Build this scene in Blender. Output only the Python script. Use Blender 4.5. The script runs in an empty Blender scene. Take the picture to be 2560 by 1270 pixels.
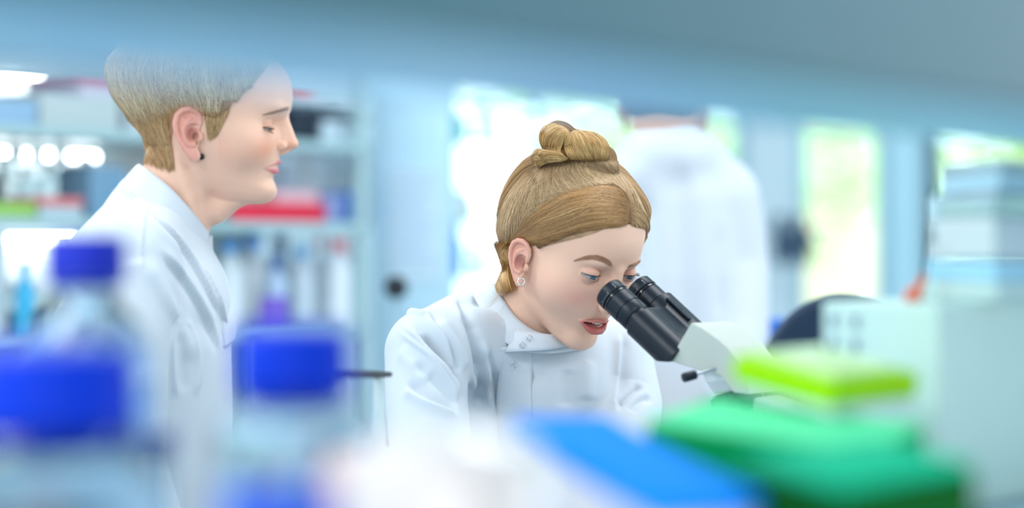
import bpy, bmesh, math, random, os
import numpy as np
from mathutils import Vector, Matrix

# ------------------------------------------------------------------ camera, world, light, exposure
W_PX, H_PX, LENS = 2560, 1270, 85.0
FPX = W_PX * LENS / 36.0
CAM = np.array([0.0, 0.0, 1.30])
FOCUS = 3.0
scene = bpy.context.scene
col = scene.collection
cd = bpy.data.cameras.new('camera')
cd.lens = LENS
cd.sensor_width = 36.0
cd.clip_start = 0.05
cd.clip_end = 200
cd.dof.use_dof = True
cd.dof.focus_distance = FOCUS
cd.dof.aperture_fstop = 1.55
cam = bpy.data.objects.new('camera', cd)
cam.location = tuple(CAM)
cam.rotation_euler = (math.pi / 2, 0, 0)
col.objects.link(cam)
scene.camera = cam
scene.view_settings.view_transform = 'Standard'
scene.view_settings.look = 'None'
scene.view_settings.gamma = 1.0
scene.view_settings.use_curve_mapping = False
scene.view_settings.exposure = 0.66
scene.cycles.use_denoising = True
scene.cycles.max_bounces = 8
scene.cycles.transparent_max_bounces = 12
scene.cycles.caustics_reflective = False
scene.cycles.caustics_refractive = False
scene.cycles.sample_clamp_indirect = 6.0
world = bpy.data.worlds.new('world')
scene.world = world
world.use_nodes = True
_bg = world.node_tree.nodes['Background']
_bg.inputs[0].default_value = (.74, .93, 1.0, 1)
_bg.inputs[1].default_value = 2.5
def area(name, loc, target, size, power, colour):
    l = bpy.data.lights.new(name, 'AREA'); l.shape = 'RECTANGLE'; l.size = size[0]; l.size_y = size[1]; l.energy = power; l.color = colour
    o = bpy.data.objects.new(name, l); o.location = loc
    o.rotation_euler = (Vector(target) - Vector(loc)).to_track_quat('-Z', 'Y').to_euler()
    col.objects.link(o); return o
sun = bpy.data.lights.new('sun', 'SUN'); sun.energy = 4.0; sun.angle = .02; sun.color = (1, .96, .88)
_s = bpy.data.objects.new('sun', sun); _s.rotation_euler = (math.radians(38), math.radians(20), math.radians(160)); col.objects.link(_s)
# ceiling luminaires and an added fill light behind the camera
for _x, _y, _p in ((-1.6, .9, 100), (1.2, .9, 70), (-1.5, 3.0, 60), (.7, 3.3, 44), (2.6, 3.0, 60), (-1.6, 4.6, 120), (.4, 5.6, 60), (2.4, 5.6, 60), (-.9, 7.2, 30), (2.0, 7.3, 30)):
    area('ceiling_light', (_x, _y, 2.76), (_x, _y, 0), (1.2, .8), _p * (.30 if _y < 5 else .2), (.95, .985, 1.0) if _y < 4 else (.80, .96, 1.0))
area('rear_fill', (-.6, -2.8, 1.7), (.1, 3, 1.2), (4.2, 1.9), 72, (1.0, .93, .87))
area('side_daylight', (3.9, 3.4, 1.6), (.2, 3.0, 1.2), (2.2, 1.5), 24, (.93, .98, 1.0))

# ------------------------------------------------------------------ helpers
def at(px, py, d):
    """a point of the place seen along pixel (px, py) at depth d metres"""
    return np.array([(px - 1280.0) / FPX * d, d, CAM[2] - (py - 635.0) / FPX * d])

def srgb(r, g, b):
    def f(c):
        c = c / 255.0
        return c / 12.92 if c <= 0.04045 else ((c + 0.055) / 1.055) ** 2.4
    return (f(r), f(g), f(b), 1.0)

def put(o, parent=None):
    col.objects.link(o)
    if parent is not None:
        o.parent = parent
    return o

def empty(name, loc, label=None, cat=None, group=None):
    o = bpy.data.objects.new(name, None)
    o.empty_display_size = 0.05
    o.location = tuple(float(v) for v in loc)
    col.objects.link(o)
    if label: o['label'] = label
    if cat: o['category'] = cat
    if group: o['group'] = group
    return o

def tag(o, label, cat, group=None, kind=None):
    if label: o['label'] = label
    if cat: o['category'] = cat
    if group: o['group'] = group
    if kind: o['kind'] = kind
    return o

def mesh_np(name, V, F, mat, parent=None, cols=None, smooth=True, world=True):
    """numpy verts (n,3) and quads/tris (m,k) to one mesh object; verts are world metres and are
    moved into the parent's frame"""
    V = np.asarray(V, dtype=np.float64)
    if parent is not None and world:
        V = V - np.array(parent.location)[None, :]
    me = bpy.data.meshes.new(name)
    F = np.asarray(F)
    k = F.shape[1]
    me.vertices.add(len(V))
    me.vertices.foreach_set('co', V.astype(np.float32).ravel())
    me.loops.add(F.size)
    me.loops.foreach_set('vertex_index', F.astype(np.int32).ravel())
    me.polygons.add(len(F))
    me.polygons.foreach_set('loop_start', (np.arange(len(F)) * k).astype(np.int32))
    me.polygons.foreach_set('loop_total', np.full(len(F), k, dtype=np.int32))
    me.update(calc_edges=True)
    if smooth:
        me.polygons.foreach_set('use_smooth', np.ones(len(me.polygons), dtype=bool))
    if cols is not None:
        a = me.attributes.new('Col', 'FLOAT_COLOR', 'POINT')
        c = np.ones((len(V), 4), dtype=np.float32)
        c[:, :3] = cols[:, :3]
        a.data.foreach_set('color', c.ravel())
    me.materials.append(mat)
    o = bpy.data.objects.new(name, me)
    return put(o, parent)

# ------------------------------------------------------------------ node materials
def mat_new(name):
    m = bpy.data.materials.new(name)
    m.use_nodes = True
    nt = m.node_tree
    return m, nt, nt.nodes['Principled BSDF']

MATS = {}
def plain(name, rgb, rough=0.5, metal=0.0, spec=0.5, coat=0.0, noise=0.0, nscale=30, bump=0.0, bscale=200, trans=0.0, ior=1.45, alpha=1.0, sss=0.0):
    if name in MATS: return MATS[name]
    m, nt, b = mat_new(name)
    c = srgb(*rgb)
    b.inputs['Base Color'].default_value = c
    b.inputs['Roughness'].default_value = rough
    b.inputs['Metallic'].default_value = metal
    b.inputs['Specular IOR Level'].default_value = spec
    b.inputs['Coat Weight'].default_value = coat
    b.inputs['Transmission Weight'].default_value = trans
    b.inputs['IOR'].default_value = ior
    b.inputs['Alpha'].default_value = alpha
    if sss:
        b.inputs['Subsurface Weight'].default_value = sss
        b.inputs['Subsurface Radius'].default_value = (0.01, 0.01, 0.01)
        b.inputs['Subsurface Scale'].default_value = 1.0
    tc = nt.nodes.new('ShaderNodeTexCoord')
    if noise:
        n = nt.nodes.new('ShaderNodeTexNoise'); n.inputs['Scale'].default_value = nscale
        n.inputs['Detail'].default_value = 4
        nt.links.new(tc.outputs['Object'], n.inputs['Vector'])
        mx = nt.nodes.new('ShaderNodeMix'); mx.data_type = 'RGBA'
        mx.inputs['A'].default_value = tuple(v * (1 - noise) for v in c[:3]) + (1,)
        mx.inputs['B'].default_value = tuple(min(1, v * (1 + noise)) for v in c[:3]) + (1,)
        nt.links.new(n.outputs['Fac'], mx.inputs['Factor'])
        nt.links.new(mx.outputs['Result'], b.inputs['Base Color'])
    if bump:
        n = nt.nodes.new('ShaderNodeTexNoise'); n.inputs['Scale'].default_value = bscale
        n.inputs['Detail'].default_value = 3
        nt.links.new(tc.outputs['Object'], n.inputs['Vector'])
        bp = nt.nodes.new('ShaderNodeBump'); bp.inputs['Strength'].default_value = bump
        bp.inputs['Distance'].default_value = 0.001
        nt.links.new(n.outputs['Fac'], bp.inputs['Height'])
        nt.links.new(bp.outputs['Normal'], b.inputs['Normal'])
    MATS[name] = m
    return m

def vcol_mat(name, rough=0.45, sss=0.0, spec=0.5, bump=0.0, bscale=300, coat=0.0, sscale=1.0, aniso=0.0, metal=0.0):
    if name in MATS: return MATS[name]
    m, nt, b = mat_new(name)
    a = nt.nodes.new('ShaderNodeAttribute'); a.attribute_name = 'Col'
    nt.links.new(a.outputs['Color'], b.inputs['Base Color'])
    b.inputs['Roughness'].default_value = rough
    b.inputs['Specular IOR Level'].default_value = spec
    b.inputs['Coat Weight'].default_value = coat
    b.inputs['Metallic'].default_value = metal
    if sss:
        b.inputs['Subsurface Weight'].default_value = sss
        b.inputs['Subsurface Radius'].default_value = (0.012, 0.005, 0.003)
        b.inputs['Subsurface Scale'].default_value = sscale
    if bump:
        tc = nt.nodes.new('ShaderNodeTexCoord')
        n = nt.nodes.new('ShaderNodeTexNoise'); n.inputs['Scale'].default_value = bscale
        n.inputs['Detail'].default_value = 3
        nt.links.new(tc.outputs['Object'], n.inputs['Vector'])
        bp = nt.nodes.new('ShaderNodeBump'); bp.inputs['Strength'].default_value = bump
        bp.inputs['Distance'].default_value = 0.0006
        nt.links.new(n.outputs['Fac'], bp.inputs['Height'])
        nt.links.new(bp.outputs['Normal'], b.inputs['Normal'])
    MATS[name] = m
    return m

# ------------------------------------------------------------------ distance-field sculpting (local units: cm)
def smin(a, b, k):
    h = np.clip(0.5 + 0.5 * (b - a) / k, 0, 1)
    return b + (a - b) * h - k * h * (1 - h)
def smax(a, b, k):
    return -smin(-a, -b, k)
def ell(P, c, r):
    q = (P - np.array(c, dtype=P.dtype)) / np.array(r, dtype=P.dtype)
    k0 = np.sqrt((q * q).sum(1)) + 1e-6
    q2 = q / np.array(r, dtype=P.dtype)
    k1 = np.sqrt((q2 * q2).sum(1)) + 1e-6
    return k0 * (k0 - 1.0) / k1
def seg(P, a, b, ra, rb):
    a = np.array(a, dtype=P.dtype); b = np.array(b, dtype=P.dtype)
    ab = b - a
    t = np.clip(((P - a) @ ab) / max(1e-9, float(ab @ ab)), 0, 1)
    d = P - a - t[:, None] * ab
    return np.sqrt((d * d).sum(1)) - (ra + (rb - ra) * t)
def chain(P, pts, rad):
    d = None
    for i in range(len(pts) - 1):
        s = seg(P, pts[i], pts[i + 1], rad[i], rad[i + 1])
        d = s if d is None else np.minimum(d, s)
    return d
def gau(P, c, r, amp):
    q = (P - np.array(c, dtype=P.dtype)) / np.array(r, dtype=P.dtype)
    return amp * np.exp(-(q * q).sum(1))
def sstep(a, b, x):
    t = np.clip((x - a) / (b - a), 0, 1)
    return t * t * (3 - 2 * t)

def spline(pts, n):
    """Catmull-Rom through pts (k,d) resampled at n even steps"""
    pts = np.asarray(pts, dtype=np.float64)
    if len(pts) == 2:
        t = np.linspace(0, 1, n)[:, None]
        return pts[0] * (1 - t) + pts[1] * t
    P = np.vstack([2 * pts[0] - pts[1], pts, 2 * pts[-1] - pts[-2]])
    out = []
    m = 12
    for i in range(1, len(P) - 2):
        t = np.linspace(0, 1, m, endpoint=False)[:, None]
        p0, p1, p2, p3 = P[i - 1], P[i], P[i + 1], P[i + 2]
        out.append(0.5 * ((2 * p1) + (-p0 + p2) * t + (2 * p0 - 5 * p1 + 4 * p2 - p3) * t ** 2 + (-p0 + 3 * p1 - 3 * p2 + p3) * t ** 3))
    out = np.vstack(out + [pts[-1:]])
    L = np.concatenate([[0], np.cumsum(np.linalg.norm(np.diff(out, axis=0), axis=1))])
    s = np.linspace(0, L[-1], n)
    return np.stack([np.interp(s, L, out[:, k]) for k in range(pts.shape[1])], 1)

def smooth_table(tab, n=160):
    t = np.asarray(tab, dtype=np.float64)
    t = t[np.argsort(t[:, 0])]
    z = np.linspace(t[0, 0], t[-1, 0], n)
    # piecewise cubic hermite with finite-difference tangents
    out = [z]
    for k in range(1, t.shape[1]):
        x, y = t[:, 0], t[:, k]
        m = np.gradient(y, x)
        i = np.clip(np.searchsorted(x, z) - 1, 0, len(x) - 2)
        h = x[i + 1] - x[i]; u = (z - x[i]) / h
        out.append((2*u**3-3*u**2+1)*y[i] + (u**3-2*u**2+u)*h*m[i] + (-2*u**3+3*u**2)*y[i+1] + (u**3-u**2)*h*m[i+1])
    return np.stack(out, 1)

def loft(P, T):
    """closed body of horizontal sections; T columns: z, yc, yfront, yback, halfwidth, exponent"""
    z = P[:, 2]
    yc, yf, yb, w, n = [np.interp(z, T[:, 0], T[:, k]).astype(P.dtype) for k in range(1, 6)]
    y = P[:, 1] - yc
    ry = np.maximum(np.where(y > 0, yf - yc, yc - yb), 0.05)
    ax = np.abs(P[:, 0])
    q = ((ax / w) ** n + (np.abs(y) / ry) ** n) ** (1.0 / n) + 1e-5
    r = np.sqrt(ax * ax + y * y) + 1e-5
    d = (r - r / q) * 0.92
    return smax(smax(d, z - T[-1, 0], 0.6), T[0, 0] - z, 0.6)

def grad(f, P, e=0.03):
    g = np.zeros_like(P)
    for k in range(3):
        d = np.zeros(3, dtype=P.dtype); d[k] = e
        g[:, k] = (f(P + d) - f(P - d)) / (2 * e)
    return g
def project(f, P, it=2, level=0.0, e=0.03, most=0.3):
    for _ in range(it):
        g = grad(f, P, e)
        v = f(P) - level
        s = (v / np.maximum((g * g).sum(1), 0.05))
        s = np.clip(s, -most, most)
        P = P - g * s[:, None]
    return P

def sdf_mesh(f, lo, hi, h, B=8, lip=1.8, newton=2, chunk=400000):
    """naive surface nets on a block-refined grid, vertices pulled onto f = 0"""
    lo = np.array(lo, dtype=np.float32); hi = np.array(hi, dtype=np.float32)
    nb = np.ceil((hi - lo) / (h * B)).astype(int)
    n = nb * B + 1
    def feval(P):
        out = np.empty(len(P), dtype=np.float32)
        for i in range(0, len(P), chunk):
            out[i:i + chunk] = f(P[i:i + chunk])
        return out
    bi = np.stack(np.meshgrid(*[np.arange(k) for k in nb], indexing='ij'), -1).reshape(-1, 3)
    cen = lo + (bi + 0.5) * (h * B)
    fv = feval(cen.astype(np.float32))
    rad = h * B * 0.5 * math.sqrt(3)
    act = np.abs(fv) < rad * lip
    G = np.repeat(np.repeat(np.repeat(fv.reshape(nb), B, 0), B, 1), B, 2)
    F = np.full(n, 9.0, dtype=np.float32)
    F[:-1, :-1, :-1] = G
    off = np.stack(np.meshgrid(*[np.arange(B + 1)] * 3, indexing='ij'), -1).reshape(-1, 3)
    ab = bi[act] * B
    per = max(1, chunk // len(off))
    for i in range(0, len(ab), per):
        idx = (ab[i:i + per, None, :] + off[None]).reshape(-1, 3)
        v = f((lo + idx * h).astype(np.float32))
        F[idx[:, 0], idx[:, 1], idx[:, 2]] = v
    S = F < 0
    c = S[:-1, :-1, :-1].astype(np.int8)
    tot = np.zeros_like(c)
    for dx in (0, 1):
        for dy in (0, 1):
            for dz in (0, 1):
                tot += S[dx:n[0] - 1 + dx, dy:n[1] - 1 + dy, dz:n[2] - 1 + dz]
    mixed = (tot > 0) & (tot < 8)
    ids = -np.ones(mixed.shape, dtype=np.int64)
    cells = np.argwhere(mixed)
    ids[mixed] = np.arange(len(cells))
    # vertex: mean of edge crossings
    acc = np.zeros((len(cells), 3)); cnt = np.zeros(len(cells))
    corners = [(0,0,0),(1,0,0),(0,1,0),(1,1,0),(0,0,1),(1,0,1),(0,1,1),(1,1,1)]
    vals = [F[cells[:, 0] + a, cells[:, 1] + b, cells[:, 2] + d] for a, b, d in corners]
    for i in range(8):
        for j in range(i + 1, 8):
            if sum(abs(corners[i][k] - corners[j][k]) for k in range(3)) != 1: continue
            vi, vj = vals[i], vals[j]
            m = (vi < 0) != (vj < 0)
            t = vi[m] / (vi[m] - vj[m])
            pi = np.array(corners[i]); pj = np.array(corners[j])
            acc[m] += pi + t[:, None] * (pj - pi)
            cnt[m] += 1
    V = lo + (cells + acc / np.maximum(cnt, 1)[:, None]) * h
    V = V.astype(np.float32)
    for _ in range(newton):
        out = []
        for i in range(0, len(V), chunk // 4):
            out.append(project(f, V[i:i + chunk // 4], 1, most=h * 0.5))
        V = np.vstack(out)
    quads = []
    for ax in range(3):
        a1, a2 = (ax + 1) % 3, (ax + 2) % 3
        sl0 = [slice(None)] * 3; sl1 = [slice(None)] * 3
        sl0[ax] = slice(0, n[ax] - 1); sl1[ax] = slice(1, n[ax])
        d = S[tuple(sl0)] != S[tuple(sl1)]
        e = np.argwhere(d)
        ok = (e[:, a1] > 0) & (e[:, a2] > 0) & (e[:, a1] < n[a1] - 1) & (e[:, a2] < n[a2] - 1)
        e = e[ok]
        inside = S[e[:, 0], e[:, 1], e[:, 2]]
        q = []
        for u, v in ((-1, -1), (0, -1), (0, 0), (-1, 0)):
            t = e.copy(); t[:, a1] += u; t[:, a2] += v
            q.append(ids[t[:, 0], t[:, 1], t[:, 2]])
        q = np.stack(q, 1)
        q[~inside] = q[~inside][:, ::-1]
        quads.append(q)
    Q = np.vstack(quads)
    Q = Q[(Q >= 0).all(1)]
    return V, Q

def keep_faces(V, Q, keep):
    """drop faces whose verts are not all kept, and unused verts"""
    Q = Q[keep[Q].any(1)]
    used = np.zeros(len(V), bool); used[Q.ravel()] = True
    mp = np.cumsum(used) - 1
    return V[used], mp[Q], used

class Frame:
    """a figure's local frame: cm, x = their right, y = forward, z = up"""
    def __init__(s, origin, yaw, pitch=0.0, roll=0.0):
        ps, th, ph = map(math.radians, (yaw, pitch, roll))
        F0 = np.array([math.sin(ps), -math.cos(ps), 0.0]); Z = np.array([0, 0, 1.0])
        F = F0 * math.cos(th) - Z * math.sin(th)
        U = Z * math.cos(th) + F0 * math.sin(th)
        X = np.cross(F, U)
        X2 = X * math.cos(ph) + U * math.sin(ph)
        U2 = U * math.cos(ph) - X * math.sin(ph)
        s.R = np.stack([X2, F, U2], 1)
        s.o = np.asarray(origin, dtype=np.float64)
    def w(s, P): return np.asarray(P, dtype=np.float64) @ s.R.T * 0.01 + s.o
    def l(s, Wd): return ((np.asarray(Wd, dtype=np.float64) - s.o) @ s.R) * 100.0
    def ray(s, px, py):
        d = np.stack([(np.asarray(px) - 1280.0) / FPX, np.ones(np.shape(px)), -(np.asarray(py) - 635.0) / FPX], 1)
        o = s.l(CAM[None])[0]
        dl = d @ s.R
        dl /= np.linalg.norm(dl, axis=1)[:, None]
        return o, dl
    def trace(s, f, px, py, level=0.0, near=None, depth=60.0, steps=60):
        """march the view rays through pixels onto f = level; a ray that misses stops at its closest approach"""
        px = np.atleast_1d(np.asarray(px, float)); py = np.atleast_1d(np.asarray(py, float))
        o, d = s.ray(px, py)
        dist0 = np.linalg.norm(o) - depth * 0.5 if near is None else near
        t = np.full(len(px), dist0)
        best = np.full(len(px), 1e9); bt = t.copy()
        for _ in range(steps):
            P = (o + d * t[:, None]).astype(np.float32)
            v = f(P) - level
            b = v < best
            best = np.where(b, v, best); bt = np.where(b, t, bt)
            t = t + np.where(v > 0.005, np.clip(v * 0.6, 0.01, 4), 0.0)
            if (v < 0.005).all(): break
            t = np.minimum(t, dist0 + depth)
        return (o + d * bt[:, None]), best

# ------------------------------------------------------------------ tubes: many strands in one mesh
def strands(name, C, R, mat, parent=None, cols=None, sides=3, taper=True):
    """C (n, k, 3) world centre lines, R (n,) radii in metres; one mesh"""
    C = np.asarray(C, dtype=np.float64)
    n, k, _ = C.shape
    T = np.gradient(C, axis=1)
    T /= np.linalg.norm(T, axis=2, keepdims=True) + 1e-12
    up = np.array([0.31, 0.22, 0.92])
    A = np.cross(T, up); A /= np.linalg.norm(A, axis=2, keepdims=True) + 1e-9
    Bn = np.cross(T, A)
    s = np.linspace(0, 1, k)
    prof = np.ones(k)
    if taper: prof = np.clip(np.minimum(1, (1 - s) * 4 + 0.15) * np.minimum(1, s * 8 + 0.4), 0.1, 1)
    rr = np.asarray(R)[:, None, None] * prof[None, :, None]
    rings = []
    for j in range(sides):
        a = 2 * math.pi * j / sides
        rings.append(C + (A * math.cos(a) + Bn * math.sin(a)) * rr)
    V = np.stack(rings, 2).reshape(-1, 3)
    i0 = (np.arange(n)[:, None, None] * k + np.arange(k - 1)[None, :, None]) * sides
    j = np.arange(sides)[None, None, :]
    j2 = (j + 1) % sides
    F = np.stack([i0 + j, i0 + j2, i0 + sides + j2, i0 + sides + j], -1).reshape(-1, 4)
    cc = None
    if cols is not None:
        cols = np.asarray(cols)
        if cols.ndim == 2: cols = np.repeat(cols[:, None, :], k, 1)
        cc = np.repeat(cols[:, :, None, :], sides, 2).reshape(-1, 3)
    return mesh_np(name, V, F, mat, parent, cc)

# ------------------------------------------------------------------ human head as one continuous field
#          z     yc   yf    yb    w    n
HEAD_G = [(-9.75, 5.1, 6.0, 4.2, 0.9, 2.0), (-9.4, 4.9, 7.2, 3.0, 1.7, 2.0), (-8.8, 4.0, 8.0, 1.1, 2.6, 2.05), (-7.7, 2.6, 8.25, -0.6, 3.6, 2.05),
          (-6.5, 1.5, 7.95, -2.0, 4.5, 2.1), (-5.0, 1.0, 8.3, -3.5, 5.2, 2.15), (-3.5, 0.6, 8.6, -5.0, 5.85, 2.2), (-1.8, 0.4, 8.7, -6.5, 6.35, 2.2),
          (0.0, 0.2, 8.8, -7.8, 6.65, 2.2), (1.6, 0.0, 8.65, -8.6, 6.85, 2.25), (3.2, -0.2, 8.9, -9.1, 6.9, 2.2), (5.0, -0.3, 8.95, -9.3, 6.9, 2.12),
          (7.0, -0.4, 8.4, -9.0, 6.75, 2.1), (9.0, -0.5, 7.2, -8.0, 6.1, 2.1), (10.8, -0.7, 4.9, -6.0, 4.5, 2.0), (12.0, -0.8, 2.2, -3.6, 2.5, 2.0), (12.4, -0.8, 0.4, -1.8, 1.0, 2.0)]
HEAD_W = [(-8.6, 5.2, 8.4, 3.0, 1.3, 2.0), (-8.3, 4.9, 9.3, 2.4, 2.0, 2.0), (-7.6, 4.0, 10.0, 1.0, 2.9, 2.05), (-6.6, 2.8, 10.35, -0.8, 3.7, 2.05),
          (-5.4, 1.6, 9.95, -2.2, 4.5, 2.1), (-4.2, 1.0, 9.95, -3.6, 5.1, 2.15), (-2.6, 0.6, 10.25, -5.4, 5.8, 2.2), (-1.0, 0.4, 10.4, -7.0, 6.3, 2.2),
          (0.6, 0.2, 10.45, -8.4, 6.7, 2.2), (2.2, 0.0, 10.6, -9.4, 6.95, 2.25), (3.5, -0.1, 10.95, -10.0, 7.1, 2.3), (5.0, -0.2, 11.3, -10.3, 7.25, 2.3),
          (7.0, -0.3, 11.2, -10.4, 7.3, 2.25), (9.0, -0.3, 10.5, -9.8, 6.9, 2.15), (11.0, -0.4, 8.6, -8.0, 5.7, 2.05), (12.6, -0.5, 5.6, -5.4, 4.0, 2.0), (13.6, -0.5, 2.0, -2.2, 1.6, 2.0)]
HEAD_W = [tuple(r) for r in HEAD_W]

P_G = dict(table=HEAD_G, eye=(3.05, 7.15, 1.55), er=1.2,
           nose=[((0, 8.5, 2.3), .85), ((0, 9.3, .9), .78), ((0, 10.0, -.5), .8), ((0, 10.4, -1.3), .9)],
           tip=(0, 10.5, -1.4, .92), ala=(1.05, 9.6, -1.95, .72), nostril=(.6, 10.1, -2.5),
           colum=((0, 10.0, -2.1), (0, 9.2, -2.8), .45),
           ul=[((0, 9.16, -4.3), .24), ((.45, 9.16, -4.22), .25), ((1.2, 8.9, -4.36), .18), ((1.8, 8.45, -4.58), .11), ((2.3, 8.0, -4.85), .07)],
           ll=[((0, 9.05, -5.72), .5), ((.6, 9.0, -5.72), .48), ((1.2, 8.75, -5.52), .38), ((1.8, 8.32, -5.18), .2), ((2.3, 7.98, -4.88), .07)],
           mouth=((0, 8.6, -4.93), (1.75, 2.2, .36)), lid=(1.6, 4.55, 1.40, 1.6, .33, -.26), chin=((0, 6.9, -8.0), (2.1, 1.4, 1.35)),
           cheek=((3.5, 4.45, -1.5), (2.6, 2.6, 2.9)), brow=(3.0, 8.4, 3.2), ear=(6.9, .55, -1.15, .84, -2.0, 7), jaw=.95, nk=1.0)
P_W = dict(table=HEAD_W, eye=(3.1, 8.15, 1.85), er=1.2,
           nose=[((0, 10.35, 3.4), .6), ((0, 11.1, 1.95), .6), ((0, 11.72, .7), .62), ((0, 11.95, .05), .7)],
           nose2=[((0, 10.2, 2.6), .8), ((0, 10.6, 1.2), .95), ((0, 10.8, -.1), 1.05)],
           tip=(0, 12.05, -.1, .74), ala=(1.2, 10.75, -.55, .66), nostril=(.6, 11.4, -1.05),
           colum=((0, 11.6, -.75), (0, 10.75, -1.35), .42),
           ul=[((0, 10.5, -2.7), .30), ((.8, 10.3, -2.75), .28), ((1.8, 9.7, -3.12), .2), ((2.8, 8.75, -3.6), .09)],
           ll=[((0, 10.3, -3.95), .34), ((.9, 10.1, -3.95), .32), ((1.8, 9.6, -3.85), .22), ((2.75, 8.72, -3.68), .09)],
           mouth=None, lid=(1.7, 4.62, 1.66, 1.56, -.14, -.42), chin=((0, 8.9, -6.6), (2.1, 1.4, 1.3)),
           cheek=((3.9, 5.9, -.9), (2.5, 2.5, 2.6)), brow=(3.0, 10.1, 4.3), ear=(6.45, .2, -.35, 1.0, 0.0, 20), jaw=1.0, nk=0.7)

def ear_field(P, A, p):
    x0, y0, z0, s, rot = p['ear'][:5]
    f = math.radians(p['ear'][5])
    dx = A[:, 0] - x0; dy = A[:, 1] - y0; dz = A[:, 2] - z0
    u = (dx * math.cos(f) + dy * math.sin(f)) / s
    yy = (dy * math.cos(f) - dx * math.sin(f)) / s
    zz = dz / s
    r = math.radians(rot)
    y2 = yy * math.cos(r) - zz * math.sin(r); z2 = yy * math.sin(r) + zz * math.cos(r)
    E = np.stack([u, y2, z2], 1).astype(P.dtype)
    near = (E * E).sum(1) < 60
    out = np.full(len(P), 5.0, dtype=P.dtype)
    if not near.any(): return out
    E = E[near]
    plate = ell(E, (.45, -1.55, .95), (.32, 1.75, 2.25))
    plate = smin(plate, ell(E, (.4, -.95, -1.2), (.30, 1.2, 1.6)), .5)
    lobe = ell(E, (.42, -.15, -2.85), (.34, .78, .8))
    d = smin(plate, lobe, .5)
    hel = chain(E, [(.2, -.05, .6), (.45, .15, 1.6), (.55, -.1, 2.45), (.65, -.75, 2.95), (.75, -1.6, 3.1), (.8, -2.5, 2.8), (.85, -3.1, 2.1), (.85, -3.25, 1.1), (.8, -3.0, 0.0), (.7, -2.4, -1.1), (.6, -1.6, -2.1), (.5, -.8, -2.9)],
                [.28, .3, .32, .36, .38, .38, .36, .34, .32, .3, .28, .28])
    ant = chain(E, [(.6, -.55, -1.55), (.65, -1.15, -1.45), (.7, -1.75, -.8), (.75, -2.1, .2), (.75, -1.95, 1.1), (.65, -1.3, 1.9)], [.3, .3, .28, .3, .32, .26])
    ant2 = chain(E, [(.72, -1.9, 1.0), (.55, -.9, 1.35), (.4, -.2, 1.3)], [.28, .24, .2])
    d = smax(d, -ell(E, (.95, -1.9, 2.2), (.42, .95, .5)), .15)
    d = smin(d, hel, .16)
    d = smin(d, smin(ant, ant2, .2), .2)
    con = ell(E, (.75, -.85, -.1), (.55, .95, 1.15))
    con = smin(con, ell(E, (.6, -.25, -.45), (.5, .5, .5)), .2)
    con = smin(con, ell(E, (.7, -.75, .95), (.4, .65, .3)), .15)
    d = smax(d, -con, .15)
    d = smin(d, ell(E, (.45, .32, -.35), (.34, .42, .6)), .25)
    d = smin(d, ell(E, (.5, -.45, -1.45), (.32, .35, .3)), .2)
    d = smax(d, -ell(E, (.6, -.02, -1.15), (.4, .18, .45)), .12)
    d = smax(d, -ell(E, (.0, -.2, -.35), (.9, .32, .4)), .15)
    out[near] = d * s
    return out

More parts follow.
